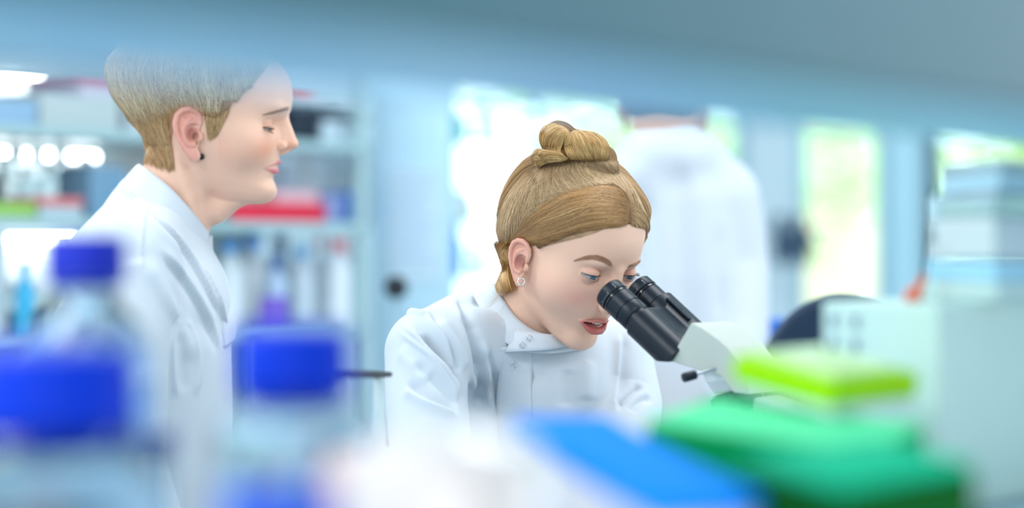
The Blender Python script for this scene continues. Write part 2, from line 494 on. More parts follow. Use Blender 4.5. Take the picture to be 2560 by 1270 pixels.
def head_field(p, neck=None, ears=True, face=True):
    T = smooth_table(p['table'])
    ex, ey, ez = p['eye']
    er = p['er']
    def f(P):
        A = P.copy(); A[:, 0] = np.abs(A[:, 0])
        d = loft(P, T)
        if face:
            near = (P[:, 1] > 1.0)
            out = d.copy()
            a = A[near]; q = P[near]; dd = d[near]
            if len(a):
                c, r = p['cheek']
                dd = smin(dd, ell(a, c, r), 2.3)
                c, r = p['chin']
                dd = smin(dd, ell(a, c, r), 1.0)
                # sockets, brow, temples
                dd = dd + gau(a, (ex - .15, ey + 1.6, ez + .15), (1.7, 2.2, 1.05), .72)
                dd = dd + gau(a, (1.55, ey + 1.4, ez + .5), (.8, 1.6, 1.0), .3)
                bx, by, bz = p['brow']
                dd = dd - gau(a, (bx, by, bz), (1.9, 2.0, .75), .28)
                # eyeball lid
                lid = ell(a, (ex, ey, ez), (er + .12, er + .12, er + .11))
                dd = smin(dd, lid, .28)
                # nose
                n = p['nose']
                ns = chain(a, [k[0] for k in n], [k[1] for k in n])
                if 'nose2' in p:
                    ns = smin(ns, chain(a, [k[0] for k in p['nose2']], [k[1] for k in p['nose2']]), .4)
                tx, ty, tz, tr = p['tip']
                ns = smin(ns, ell(a, (tx, ty, tz), (tr * 1.02, tr * .95, tr * .85)), .4)
                dd = smin(dd, ns, p['nk'])
                ax_, ay, az, ar = p['ala']
                dd = smin(dd, ell(a, (ax_, ay, az), (ar * .72, ar * 1.15, ar * .8)), .3)
                c0, c1, cr = p['colum']
                dd = smin(dd, seg(a, c0, c1, cr, cr), .3)
                nx, ny, nz = p['nostril']
                dd = smax(dd, -ell(a, (nx, ny, nz), (.26, .55, .34)), .14)
                # crease round the ala
                dd = dd + gau(a, (ax_ + .55, ay - .35, az), (.28, .5, .8), .16)
                # muzzle, lips
                uz = p['ul'][0][0][2]
                dd = dd - gau(a, (0, p['ul'][0][0][1] - .6, uz - .5), (2.0, 1.6, 1.5), .25)
                if p['mouth']:
                    dd = dd + gau(a, (p['mouth'][0][0], 9.6, p['mouth'][0][2]), (1.3, 1.6, .5), .5)
                ul = chain(a, [k[0] for k in p['ul']], [k[1] for k in p['ul']])
                ll = chain(a, [k[0] for k in p['ll']], [k[1] for k in p['ll']])
                dd = smin(dd, ul, .26); dd = smin(dd, ll, .26)
                dd = dd + gau(a, (0, p['ul'][0][0][1] + .1, uz + .85), (.28, .8, .6), .12)
                if p['mouth']:
                    c, r = p['mouth']
                    m = ell(a, c, r)
                    m = smax(m, a[:, 0] - 2.2, .1)
                    dd = smax(dd, -m, .1)
                else:
                    u_, l_ = p['ul'], p['ll']
                    nn = len(u_)
                    mid = [tuple((np.array(u_[k][0]) * .5 + np.array(l_[k][0]) * .5) + np.array([0, .32 if k < nn - 1 else .1, .02])) for k in range(nn)]
                    dd = smax(dd, -chain(a, mid, list(np.linspace(.1, .05, nn))), .08)
                lx, lz = p['ll'][0][0][1], p['ll'][0][0][2]
                dd = dd + gau(a, (0, lx + .2, lz - .85), (1.4, .9, .42), .2)
                # eye opening
                x0, x1, z0, zc, hu, hl = p['lid']
                t = (a[:, 0] - x0) / (x1 - x0)
                base = z0 + (zc - z0) * t
                arch = np.clip(1 - (2 * t - 1) ** 2, -1, 1)
                arch = np.sign(arch) * np.abs(arch) ** .75
                arch_u = arch * (1 + .25 * (0.5 - t))
                op = np.maximum(a[:, 2] - (base + hu * arch_u), (base + hl * arch) - a[:, 2])
                op = np.maximum(op, ey - a[:, 1])
                op = np.maximum(op, np.sqrt((a[:, 0] - ex) ** 2 + (a[:, 1] - ey) ** 2 + (a[:, 2] - ez) ** 2) - (er + .62))
                dd = smax(dd, -op, .05)
                # lid fold
                cz = base + hu + .62 * np.maximum(1 - ((t - .47) / .66) ** 2, 0) + (0 if hu > .2 else .15)
                dist = np.abs(a[:, 2] - cz)
                w = sstep(-.12, .1, t) * sstep(1.16, .9, t) * sstep(ey - .2, ey + .2, a[:, 1])
                dd = dd + np.exp(-(dist / .075) ** 2) * .075 * w
                out[near] = dd
            d = out
        # jaw corner
        g = p['jaw']
        if neck is not None:
            d = smin(d, neck(P), 1.1)
        if ears:
            d = smin(d, ear_field(P, A, p), .22)
        return d.astype(np.float32)
    return f

def skin_colours(V, p, base, lips, blush, ear_c):
    A = V.copy(); A[:, 0] = np.abs(A[:, 0])
    c = np.tile(np.array(base), (len(V), 1))
    def mix(c, t, k): return c * (1 - t[:, None]) + np.array(k) * t[:, None]
    ex, ey, ez = p['eye']
    t = np.exp(-(((A[:, 0] - 4.2) / 2.0) ** 2 + ((A[:, 2] - (ez - 3.1)) / 1.7) ** 2)) * (V[:, 1] > 3)
    c = mix(c, t * .55, blush)
    t = np.exp(-((A[:, 0] / 1.3) ** 2 + ((V[:, 1] - p['tip'][1]) / 1.3) ** 2 + ((V[:, 2] - p['tip'][2]) / 1.0) ** 2))
    c = mix(c, t * .35, blush)
    # around the eyes
    r = np.sqrt((A[:, 0] - ex) ** 2 + (V[:, 1] - ey) ** 2 + (A[:, 2] - ez) ** 2)
    t = sstep(1.75, 1.3, r) * .35 * (V[:, 1] > ey)
    c = mix(c, t, np.array(blush) * .85)
    # ears
    x0, y0, z0, s, rot = p['ear'][:5]
    t = sstep(x0 + .25, x0 + .8, A[:, 0]) * (np.abs(A[:, 1] - y0 + 1.4) < 4) * (np.abs(A[:, 2] - z0) < 4.2)
    c = mix(c, t * .7, ear_c)
    e = np.sqrt((A[:, 1] - y0 + .7) ** 2 + (A[:, 2] - z0 + .1) ** 2)
    c = mix(c, sstep(1.3, .5, e) * sstep(x0 - .6, x0 + .1, A[:, 0]) * sstep(x0 + 1.0, x0 + .6, A[:, 0]) * .75, np.array(ear_c) * np.array([.55, .32, .3]))
    # lips
    P = A.astype(np.float32)
    ul = chain(P, [k[0] for k in p['ul']], [k[1] for k in p['ul']])
    ll = chain(P, [k[0] for k in p['ll']], [k[1] for k in p['ll']])
    t = sstep(.16, -.02, np.minimum(ul, ll)) * (V[:, 1] > ey)
    if p['mouth']:
        m = ell(P, (p['mouth'][0][0], p['mouth'][0][1] + .2, p['mouth'][0][2]), (p['mouth'][1][0] + .12, p['mouth'][1][1] + .3, p['mouth'][1][2] + .2))
        t = np.maximum(t, sstep(.12, .0, m) * (V[:, 1] > ey))
    c = mix(c, t * .9, lips)
    if p['mouth']:
        c = mix(c, sstep(.16, -.02, ul) * (V[:, 1] > ey) * (V[:, 2] > p['mouth'][0][2] + .12) * .2, base)
    return np.clip(c, 0, 1)

def eyeball_mesh(name, fr, p, sx, gaze, parent, iris=(70, 110, 150)):
    """eyeball with sclera, iris and pupil rings coloured per vertex; gaze is a local direction"""
    ex, ey, ez = p['eye']; r = p['er']
    g = np.array(gaze, float); g /= np.linalg.norm(g)
    u = np.cross([0, 0, 1.0], g); u /= np.linalg.norm(u); v = np.cross(g, u)
    angs = np.concatenate([[0], np.linspace(3, 34, 26), np.linspace(38, 178, 30)])
    n = 48
    V, C = [], []
    rng = np.random.RandomState(3)
    fib = rng.rand(n) * .35
    for a in angs:
        ar = math.radians(a)
        bulge = .07 * max(0, 1 - (a / 30) ** 2)
        for k in range(n):
            t = 2 * math.pi * k / n
            dvec = g * math.cos(ar) + (u * math.cos(t) + v * math.sin(t)) * math.sin(ar)
            V.append(np.array([sx * ex, ey, ez]) + dvec * (r + bulge))
            ir = np.array(srgb(*iris)[:3])
            if a < 9: c = np.array([.006, .006, .008])
            elif a < 26: c = ir * (.75 + fib[k]) * (1.25 if a < 17 else 1.0)
            elif a < 29: c = ir * .35
            else: c = np.array(srgb(176, 180, 190)[:3]) * np.array([1, .97 - .002 * max(0, 60 - a) * 0, .96])
            C.append(c)
    V = np.array(V); C = np.array(C)
    F = []
    for i in range(len(angs) - 1):
        for k in range(n):
            F.append((i * n + k, i * n + (k + 1) % n, (i + 1) * n + (k + 1) % n, (i + 1) * n + k))
    F = np.array(F)[:, ::-1]
    m = vcol_mat('eye_surface', rough=.06, spec=.6, coat=.6)
    return mesh_np(name, fr.w(V), F, m, parent, C)

# ------------------------------------------------------------------ the young woman: head
SKIN = vcol_mat('skin', rough=.46, sss=.12, spec=.35, bump=.12, bscale=900, sscale=1.0)
GF = Frame(at(1425, 636, 3.02), 40, 30, 0)
girl = empty('person', (-0.02, 3.08, 0.0), 'person in a white lab coat with a blonde topknot bun bending to the microscope eyepieces', 'person')
neckG0 = np.array([0.0, -1.2, -1.5])
neckG1 = GF.l(at(1290, 858, 3.075))      # root of the neck inside the collar
def neck_g(P):
    a, b = neckG0, neckG1
    m = a + (b - a) * .55
    return chain(P, [a, m, b], [4.9, 4.4, 4.6])
fG = head_field(P_G, neck_g)
lo = np.minimum([-9, -12, -12], neckG1 - 6); hi = np.maximum([9, 13, 14.5], neckG1 + 6)
V, Q = sdf_mesh(fG, lo, hi, .1)
C = skin_colours(V, P_G, srgb(238, 190, 165)[:3], srgb(190, 88, 86)[:3], srgb(232, 158, 142)[:3], srgb(220, 150, 134)[:3])
body_g = mesh_np('body', GF.w(V), Q, SKIN, girl, C)
for sx in (1, -1):
    e = eyeball_mesh('eye', GF, P_G, sx, (0.02, 1, -.22), girl, iris=(84, 112, 136))

# teeth: an arched row, each tooth its own bump in one mesh
def teeth_mesh(fr, y, z, half, parent, n=8):
    Vt, Ft = [], []
    for i in range(n):
        u = (i + .5) / n * 2 - 1
        x = u * half; yy = y - 1.1 * u * u; w = half / n * .94; hgt = .40 if abs(u) < .3 else .34
        b0 = len(Vt)
        for (dx, dz, dy) in ((-w, 0, 0), (w, 0, 0), (w, -hgt, -.02), (-w, -hgt, -.02), (-w * .7, -hgt * .12, .1), (w * .7, -hgt * .12, .1), (w * .7, -hgt * .86, .1), (-w * .7, -hgt * .86, .1), (-w, 0, -.5), (w, 0, -.5), (w, -hgt, -.5), (-w, -hgt, -.5)):
            Vt.append((x + dx, yy + dy, z + dz))
        for q in ((4, 5, 6, 7), (0, 1, 5, 4), (1, 2, 6, 5), (2, 3, 7, 6), (3, 0, 4, 7), (0, 8, 9, 1), (1, 9, 10, 2), (2, 10, 11, 3), (3, 11, 8, 0), (8, 11, 10, 9)):
            Ft.append([b0 + k for k in q])
    return mesh_np('teeth', fr.w(np.array(Vt)), np.array(Ft)[:, ::-1], plain('tooth', (236, 232, 222), rough=.2, spec=.6), parent)
teeth_mesh(GF, 8.8, -4.5, 1.6, girl)

# ------------------------------------------------------------------ hair
HAIR = vcol_mat('hair_strand', rough=.36, spec=.5)
HAIRBASE = vcol_mat('hair_under', rough=.6, spec=.25, bump=.4, bscale=600)
def sph(P, c):
    q = P - np.array(c)
    r = np.sqrt((q * q).sum(1)) + 1e-6
    return np.degrees(np.arctan2(np.abs(q[:, 0]), q[:, 1])), np.degrees(np.arcsin(np.clip(q[:, 2] / r, -1, 1))), r
def tone(rng, n, dark, light, bias=1.0):
    t = rng.rand(n) ** bias
    d = np.array(srgb(*dark)[:3]); l = np.array(srgb(*light)[:3])
    c = d * (1 - t[:, None]) + l * t[:, None]
    return c * rng.uniform(.9, 1.1, (n, 1))
def sheet(fr, f, guides, n, rng, K=22, rise=(.0, .16), wander=.25, span=(0.0, .12, .85, 1.0), zs=None, near=None, clump=.45):
    """strands between neighbouring guide strokes, laid on the hair surface"""
    G = []
    for g in guides:
        g = np.array(g, float)
        if zs: g = g / zs[0] + np.array(zs[1:])
        g = spline(g, K)
        p, _ = fr.trace(f, g[:, 0], g[:, 1], near=near)
        G.append(p)
    G = np.array(G)                      # (g, K, 3)
    # even the depth along each guide
    for _ in range(2):
        G[:, 1:-1] = (G[:, :-2] + 2 * G[:, 1:-1] + G[:, 2:]) / 4
    m = len(G)
    t0 = rng.rand(n) * (m - 1)
    s = np.linspace(0, 1, K)
    s0 = rng.uniform(span[0], span[1], n)[:, None]; s1 = rng.uniform(span[2], span[3], n)[:, None]
    ss = s0 + (s1 - s0) * s[None]
    ph = rng.rand(n, 1) * 6.28; am = rng.randn(n, 1) * wander
    nc = max(6, n // 28)
    tc = np.round(t0 * nc / (m - 1) + rng.randn(n) * .12) / nc * (m - 1)
    t0v = t0[:, None] + ((tc - t0) * clump)[:, None] * ss ** 1.3
    tt = np.clip(t0v + am * np.sin(ss * rng.uniform(2, 5, (n, 1)) + ph) * .5, 0, m - 1.001)
    i = tt.astype(int); u = (tt - i)[..., None]
    k = ss * (K - 1); j = np.clip(k.astype(int), 0, K - 2); v = (k - j)[..., None]
    C = (G[i, j] * (1 - u) + G[i + 1, j] * u) * (1 - v) + (G[i, j + 1] * (1 - u) + G[i + 1, j + 1] * u) * v
    sh = C.shape
    flat = C.reshape(-1, 3).astype(np.float32)
    h = np.repeat(rng.uniform(rise[0], rise[1], n), K) + .03 * np.sin(np.repeat(ph[:, 0], K) + np.tile(s, n) * 9)
    flat = project(lambda P: f(P) - h.astype(np.float32)[:len(P)], flat, 2, most=.5)
    return flat.reshape(sh).astype(np.float64)
def flow(f, roots, target, rng, K=20, step=.5, rise=(.02, .15), stop=2.0):
    """strands combed over the surface toward a point"""
    P = roots.astype(np.float32); n = len(P)
    h = rng.uniform(rise[0], rise[1], n).astype(np.float32)
    out = []
    for k in range(K):
        P = project(lambda X: f(X) - h, P, 1, most=.4)
        out.append(P.copy())
        g = grad(f, P); g /= np.linalg.norm(g, axis=1)[:, None] + 1e-6
        d = np.asarray(target, dtype=np.float32) - P
        L = np.linalg.norm(d, axis=1)[:, None]
        d = d - g * (d * g).sum(1)[:, None]
        d /= np.linalg.norm(d, axis=1)[:, None] + 1e-6
        P = P + d * np.minimum(step, np.maximum(L - stop, 0) * .5)
    return np.stack(out, 1).astype(np.float64)
TH = smooth_table(P_G['table'])
# hairline: elevation against azimuth, seen from a centre inside the skull
HC = (0, 0, 2.0)
skull_g = head_field(P_G, None, ears=False, face=False)

Z1 = (2.048, 1180, 280); Z2 = (6.685, 1300, 290)
HLA = np.array([0, 22, 38, 52, 68, 78, 88, 100, 125, 150, 180.0]); HLE = np.array([41, 38, 33, 25, 10, -3, -2, -16, -34, -44, -46.0])
bunW = at(1440, 402, 3.0)
BUNP, _ = GF.trace(skull_g, [1440], [405]); BUNP = BUNP[0]
def cap_g(P):
    az, el, r = sph(P, HC)
    m = (el - np.interp(az, HLA, HLE))
    th = .25 + .75 * sstep(0, 26, m) + .75 * sstep(80, 140, az) + .35 * sstep(40, 90, az) * sstep(35, 5, el)
    th = th * (1 - .8 * np.exp(-((P[:, 1] + .4) / 2.2) ** 2 - ((P[:, 2] - .2) / 2.6) ** 2))
    d = skull_g(P) - th.astype(np.float32)
    # the side band bulges softly over the temple, the crown draws up to the knot
    d = smin(d, ell(P, BUNP + np.array([0, -.3, .1]), (2.3, 2.3, 1.2)), 2.2)
    part = np.abs(P[:, 0] + .55) / .35
    cut = -m * .12
    return smax(d, cut.astype(np.float32), .35).astype(np.float32)
rng = np.random.RandomState(11)
V, Q = sdf_mesh(cap_g, (-10.5, -13, -9), (10.5, 12, 16), .16)
nz = (np.sin(V[:, 0] * 9 + 3 * np.sin(V[:, 2] * 1.3)) * .5 + .5) * .35 + .65
base = np.array(srgb(136, 98, 58)[:3])
pf = (np.exp(-((V[:, 0] + .55) / .16) ** 2) * (V[:, 1] > 2.0))[:, None] * .85
hair_g = mesh_np('hair', GF.w(V), Q, HAIRBASE, girl, base[None] * nz[:, None] * (1 - pf) + np.array(srgb(214, 168, 140)[:3])[None] * pf)

S = []; CO = []
def add(C, cols):
    S.append(C); CO.append(cols)
band = [[(794, 592), (720, 594), (620, 610), (520, 642), (430, 676), (360, 712), (290, 716)],
        [(795, 570), (700, 562), (560, 580), (430, 622), (330, 655), (270, 655), (215, 660), (185, 700), (178, 760)],
        [(794, 530), (700, 510), (560, 522), (420, 572), (300, 625), (220, 655), (170, 720), (165, 800)],
        [(790, 485), (700, 460), (560, 462), (420, 512), (290, 590), (200, 655), (150, 740), (150, 830)],
        [(785, 435), (690, 402), (560, 408), (430, 452), (300, 540), (200, 635), (140, 740), (145, 840)],
        [(765, 395), (680, 376), (560, 388), (440, 425), (310, 510), (210, 610), (140, 720), (135, 820)]]
add(sheet(GF, cap_g, band, 4600, rng, zs=Z1), tone(rng, 4600, (136, 92, 50), (228, 178, 120), 1.0))
up = [[(905, 640), (890, 540), (840, 420), (780, 330), (715, 262)], [(810, 480), (800, 400), (760, 325), (690, 255)], [(790, 425), (760, 360), (710, 300), (655, 252)],
      [(730, 372), (665, 340), (620, 300), (600, 252)], [(640, 385), (585, 345), (552, 300), (540, 252)], [(560, 400), (505, 355), (480, 305), (485, 255)],
      [(470, 425), (430, 365), (422, 310), (435, 260)], [(370, 480), (365, 390), (378, 320), (400, 266)], [(285, 560), (300, 440), (335, 345), (370, 272)],
      [(200, 660), (220, 510), (272, 385), (345, 280)], [(135, 730), (160, 570), (215, 420), (315, 290)], [(112, 700), (140, 560), (190, 430), (290, 300)]]
add(sheet(GF, cap_g, up, 5200, rng, zs=Z1, wander=.6, rise=(0, .3), clump=.7), tone(rng, 5200, (150, 110, 70), (250, 216, 170)))
fine = [[(700, 585), (640, 615), (560, 640), (500, 655)], [(560, 600), (500, 640), (430, 668), (380, 690)]]
add(sheet(GF, lambda P: np.minimum(cap_g(P), fG(P) - .02), fine, 110, rng, zs=Z1, rise=(0, .05), span=(0, .5, .5, 1), wander=1.6), tone(rng, 110, (196, 154, 112), (232, 196, 156)))
right = [[(808, 580), (846, 602), (868, 640), (880, 700), (876, 735)], [(810, 545), (857, 575), (893, 630), (895, 700), (880, 730)],
         [(808, 500), (864, 530), (905, 590), (915, 650), (900, 700)], [(795, 440), (850, 470), (902, 545), (920, 620), (915, 670)]]
add(sheet(GF, cap_g, right, 900, rng, zs=Z1), tone(rng, 900, (164, 120, 74), (250, 214, 160)))
# back and far side, combed to the knot or down behind the ear
N = 2600
a = np.radians(rng.uniform(-180, 180, N)); el = rng.uniform(-40, 70, N)
ok = (np.abs(np.degrees(a)) > 95) | (a < -.2)
a = a[ok]; el = el[ok]
eline = np.interp(np.abs(np.degrees(a)), HLA, HLE)
el = np.maximum(el, eline + 2)
er_ = np.radians(el)
roots = np.stack([np.sin(a) * np.cos(er_), np.cos(a) * np.cos(er_), np.sin(er_)], 1) * 9 + np.array(HC)
roots = project(cap_g, roots.astype(np.float32), 8, most=2.0)
add(flow(cap_g, roots, BUNP + np.array([0, 0, .8]), rng, K=22, step=.75), tone(rng, len(roots), (142, 102, 60), (226, 186, 136)))
# locks falling behind the ear and a few loose wisps
def tuft_f(P):
    return np.minimum(cap_g(P), neck_g(P) - .3)
tuft = [[(232, 700), (222, 760), (222, 850), (232, 915)], [(218, 680), (205, 740), (206, 830), (220, 920)], [(205, 672), (188, 710), (184, 790), (196, 860), (214, 925)], [(195, 664), (172, 730), (170, 810), (185, 880), (204, 935)],
        [(190, 655), (150, 730), (150, 830), (165, 900), (190, 940)], [(150, 640), (122, 740), (128, 840), (150, 910), (172, 950)], [(142, 700), (118, 770), (122, 845), (145, 905), (168, 942)]]
add(sheet(GF, tuft_f, tuft, 2600, rng, zs=Z1, rise=(0, 1.1), wander=.4), tone(rng, 2600, (170, 118, 58), (240, 192, 120)))
ALLC = np.vstack([c.reshape(-1, 22, 3) for c in S]); ALLK = np.vstack(CO)
rad = rng.uniform(.00008, .00021, len(ALLC))
strands('hair_locks', GF.w(ALLC.reshape(-1, 3)).reshape(ALLC.shape), rad, HAIR, girl, ALLK)
# flyaways
def wisps(fr, f, paths, n, rng, zs, lift=(.3, 1.2), jit=.5, K=22):
    out = []
    for q in range(n):
        g = np.array(paths[q % len(paths)], float) / zs[0] + np.array(zs[1:])
        g = g + rng.randn(1, 2) * 6 + np.cumsum(rng.randn(len(g), 2) * 3.0, 0)
        g = spline(g, K)
        p, _ = fr.trace(f, g[:, 0], g[:, 1])
        for _ in range(3): p[1:-1] = (p[:-2] + p[1:-1] * 2 + p[2:]) / 4
        o, d = fr.ray(g[:, 0], g[:, 1])
        p = p - d * (rng.uniform(*lift) * np.sin(np.linspace(.2, 3.0, K)))[:, None]
        out.append(p)
    return np.array(out)
wp = [[(215, 700), (120, 800), (150, 900), (60, 1000)], [(190, 820), (160, 920), (110, 990), (40, 1005)], [(140, 640), (100, 700), (110, 780), (130, 860)], [(160, 470), (110, 560), (105, 640), (120, 700)],
      [(250, 360), (190, 420), (150, 500), (120, 600)], [(460, 420), (380, 470), (300, 500), (230, 590)], [(520, 400), (420, 390), (300, 440), (200, 520)], [(740, 360), (600, 480), (420, 560), (250, 600)],
      [(380, 340), (300, 420), (330, 480), (220, 560)], [(345, 250), (310, 215), (295, 230), (290, 245)], [(440, 300), (340, 350), (250, 400), (190, 500)], [(480, 570), (500, 600), (540, 640), (560, 640)]]
WI = wisps(GF, cap_g, wp, 96, rng, Z1)

# the knot
def pt(zx, zy, back=0.0, zs=Z2):
    """local point on the plane through the knot, at a close-up coordinate"""
    px, py = zx / zs[0] + zs[1], zy / zs[0] + zs[2]
    return GF.l(at(px, py, (GF.w(BUNP[None])[0][1]) + back * .01)[None])[0]
class Ball:
    def __init__(s, zx, zy, rx, ry, rz, back=0.0, tilt=0):
        s.c = np.array(at(zx / Z2[0] + Z2[1], zy / Z2[0] + Z2[2], GF.w(BUNP[None])[0][1] + back * .01))
        k = GF.w(BUNP[None])[0][1] / FPX * 100 / Z2[0]
        s.r = (rx * k, rz, ry * k); s.t = math.radians(tilt)
    def f(s, W):
        q = (W - s.c) * 100
        x = q[:, 0] * math.cos(s.t) - q[:, 2] * math.sin(s.t); z = q[:, 0] * math.sin(s.t) + q[:, 2] * math.cos(s.t)
        return ell(np.stack([x, q[:, 1], z], 1), (0, 0, 0), s.r)
BL = [Ball(640, 370, 310, 275, 3.6, .4, 10), Ball(1090, 500, 400, 245, 3.9, .2, 14), Ball(1350, 590, 150, 175, 2.6, -.2), Ball(340, 700, 150, 140, 1.9, -.6), Ball(560, 670, 260, 90, 1.6, -2.0, 8), Ball(850, 640, 480, 140, 3.6, .2)]
def bun_f(P):
    Wp = GF.w(P)
    d = BL[0].f(Wp)
    for b, k in zip(BL[1:], (.35, .5, .2, .15, .5)):
        d = smin(d, b.f(Wp), k)
    return d.astype(np.float32)
cb = GF.l(at(1425, 362, 3.0)[None])[0]
V, Q = sdf_mesh(bun_f, cb - 8, cb + 8, .14)
nz = (np.sin(V[:, 0] * 11 + 3 * np.sin(V[:, 1] * 1.3)) * .5 + .5) * .4 + .6
bun_g = mesh_np('hair_bun', GF.w(V), Q, HAIRBASE, girl, np.array(srgb(124, 84, 42)[:3])[None] * nz[:, None])
bl = [[(800, 250), (650, 165), (500, 150), (385, 260), (350, 400), (390, 545)], [(800, 255), (680, 205), (540, 220), (440, 330), (420, 460), (450, 570)],
      [(800, 260), (700, 250), (600, 290), (520, 400), (500, 510), (520, 600)], [(800, 265), (740, 290), (660, 370), (610, 480), (590, 560), (600, 620)], [(800, 265), (770, 320), (720, 420), (690, 520), (680, 600), (690, 660)]]
br = [[(800, 265), (765, 330), (735, 450), (745, 560), (800, 660), (860, 715)], [(830, 280), (800, 350), (810, 460), (850, 560), (900, 640), (960, 725)], [(850, 270), (860, 340), (900, 450), (950, 560), (1020, 660), (1090, 738)],
      [(880, 262), (950, 320), (1020, 430), (1080, 550), (1140, 660), (1200, 745)], [(930, 262), (1050, 315), (1130, 420), (1200, 540), (1240, 650), (1290, 748)], [(1000, 268), (1130, 305), (1230, 400), (1300, 520), (1330, 640), (1340, 752)],
      [(1080, 272), (1210, 310), (1330, 400), (1400, 520), (1420, 640), (1400, 758)], [(1150, 280), (1290, 320), (1410, 420), (1470, 540), (1480, 650), (1440, 750)]]
bd = [[(800, 695), (650, 628), (500, 598), (380, 590), (300, 560), (215, 660)], [(790, 710), (640, 685), (480, 670), (360, 690), (280, 690), (225, 735)], [(700, 735), (560, 745), (440, 765), (360, 805), (310, 840), (270, 820)],
      [(380, 600), (320, 640), (290, 690), (270, 760), (290, 830), (330, 850)]]
B = [sheet(GF, bun_f, bl, 900, rng, zs=Z2, rise=(0, .2), wander=.15, span=(0, .03, .95, 1)), sheet(GF, bun_f, br, 1300, rng, zs=Z2, rise=(0, .22), wander=.12, span=(0, .03, .95, 1)), sheet(GF, bun_f, bd, 600, rng, zs=Z2, rise=(0, .2), wander=.2)]
# far side of the knot
wv = V[V[:, 1] < cb[1] - .5]
rt = wv[rng.randint(0, len(wv), 500)]
B.append(flow(bun_f, rt, BUNP + np.array([0, 0, -1.0]), rng, K=22, step=.35))
BC = np.vstack(B)
strands('bun_locks', GF.w(BC.reshape(-1, 3)).reshape(BC.shape), rng.uniform(.00013, .0003, len(BC)), HAIR, girl, tone(rng, len(BC), (164, 110, 54), (255, 216, 148)))
wb = [[(380, 530), (260, 560), (170, 620), (110, 700)], [(360, 540), (240, 600), (180, 690), (140, 760)], [(1400, 300), (1500, 400), (1540, 480), (1530, 560)]]
WB = wisps(GF, bun_f, wb, 14, rng, Z2, lift=(0, .2))
WI = np.vstack([WI, WB])
strands('flyaway_hair', GF.w(WI.reshape(-1, 3)).reshape(WI.shape), rng.uniform(.00007, .00013, len(WI)), HAIR, girl, tone(rng, len(WI), (180, 142, 92), (236, 206, 156)))

# brows and lashes
def brow(fr, f, guides, n, rng, length, mat_cols, parent, zs=None, local=None, name='eyebrow', rad=(.00012, .0002)):
    G = []
    for g in guides:
        if zs:
            g = np.array(g, float) / zs[0] + np.array(zs[1:])
            g = spline(g, 20); p, _ = fr.trace(f, g[:, 0], g[:, 1])
        else:
            p = spline(np.array(g, float), 20)
            p = project(f, p.astype(np.float32), 6, most=1.0)
        G.append(p)
    lo_, hi_ = np.array(G[0], float), np.array(G[1], float)
    s = rng.rand(n); t = rng.rand(n)
    def pos(s, t):
        k = np.clip(s, 0, .999) * 19; i = k.astype(int); u = (k - i)[:, None]
        a = lo_[i] * (1 - u) + lo_[i + 1] * u; b = hi_[i] * (1 - u) + hi_[i + 1] * u
        return a * (1 - t[:, None]) + b * t[:, None]
    K = 6
    out = []
    for k in range(K):
        q = k / (K - 1)
        P = pos(np.clip(s + length * q, 0, 1), np.clip(t + .25 * q * (1 - 2 * s), 0, 1.05))
        P = project(lambda X: f(X) - np.float32(.02 + .09 * math.sin(q * 2.6)), P.astype(np.float32), 2, most=.3)
        out.append(P)
    C = np.stack(out, 1).astype(float)
    return strands(name, fr.w(C.reshape(-1, 3)).reshape(C.shape), rng.uniform(rad[0], rad[1], n), HAIR, parent, tone(rng, n, *mat_cols))
Z3 = (3.737, 1400, 560)
bc = ((158, 108, 78), (204, 156, 122))
brow(GF, fG, [[(495, 408), (420, 372), (330, 335), (230, 330), (130, 345)], [(490, 362), (420, 315), (330, 288), (230, 300), (130, 338)]], 420, rng, .13, bc, girl, zs=Z3)
brow(GF, fG, [[(-1.2, 9, 3.1), (-2.2, 9, 3.35), (-3.4, 8.5, 3.55), (-4.7, 7, 3.2)], [(-1.2, 9, 3.6), (-2.2, 9, 3.85), (-3.4, 8.5, 3.95), (-4.7, 7, 3.35)]], 420, rng, .13, bc, girl)
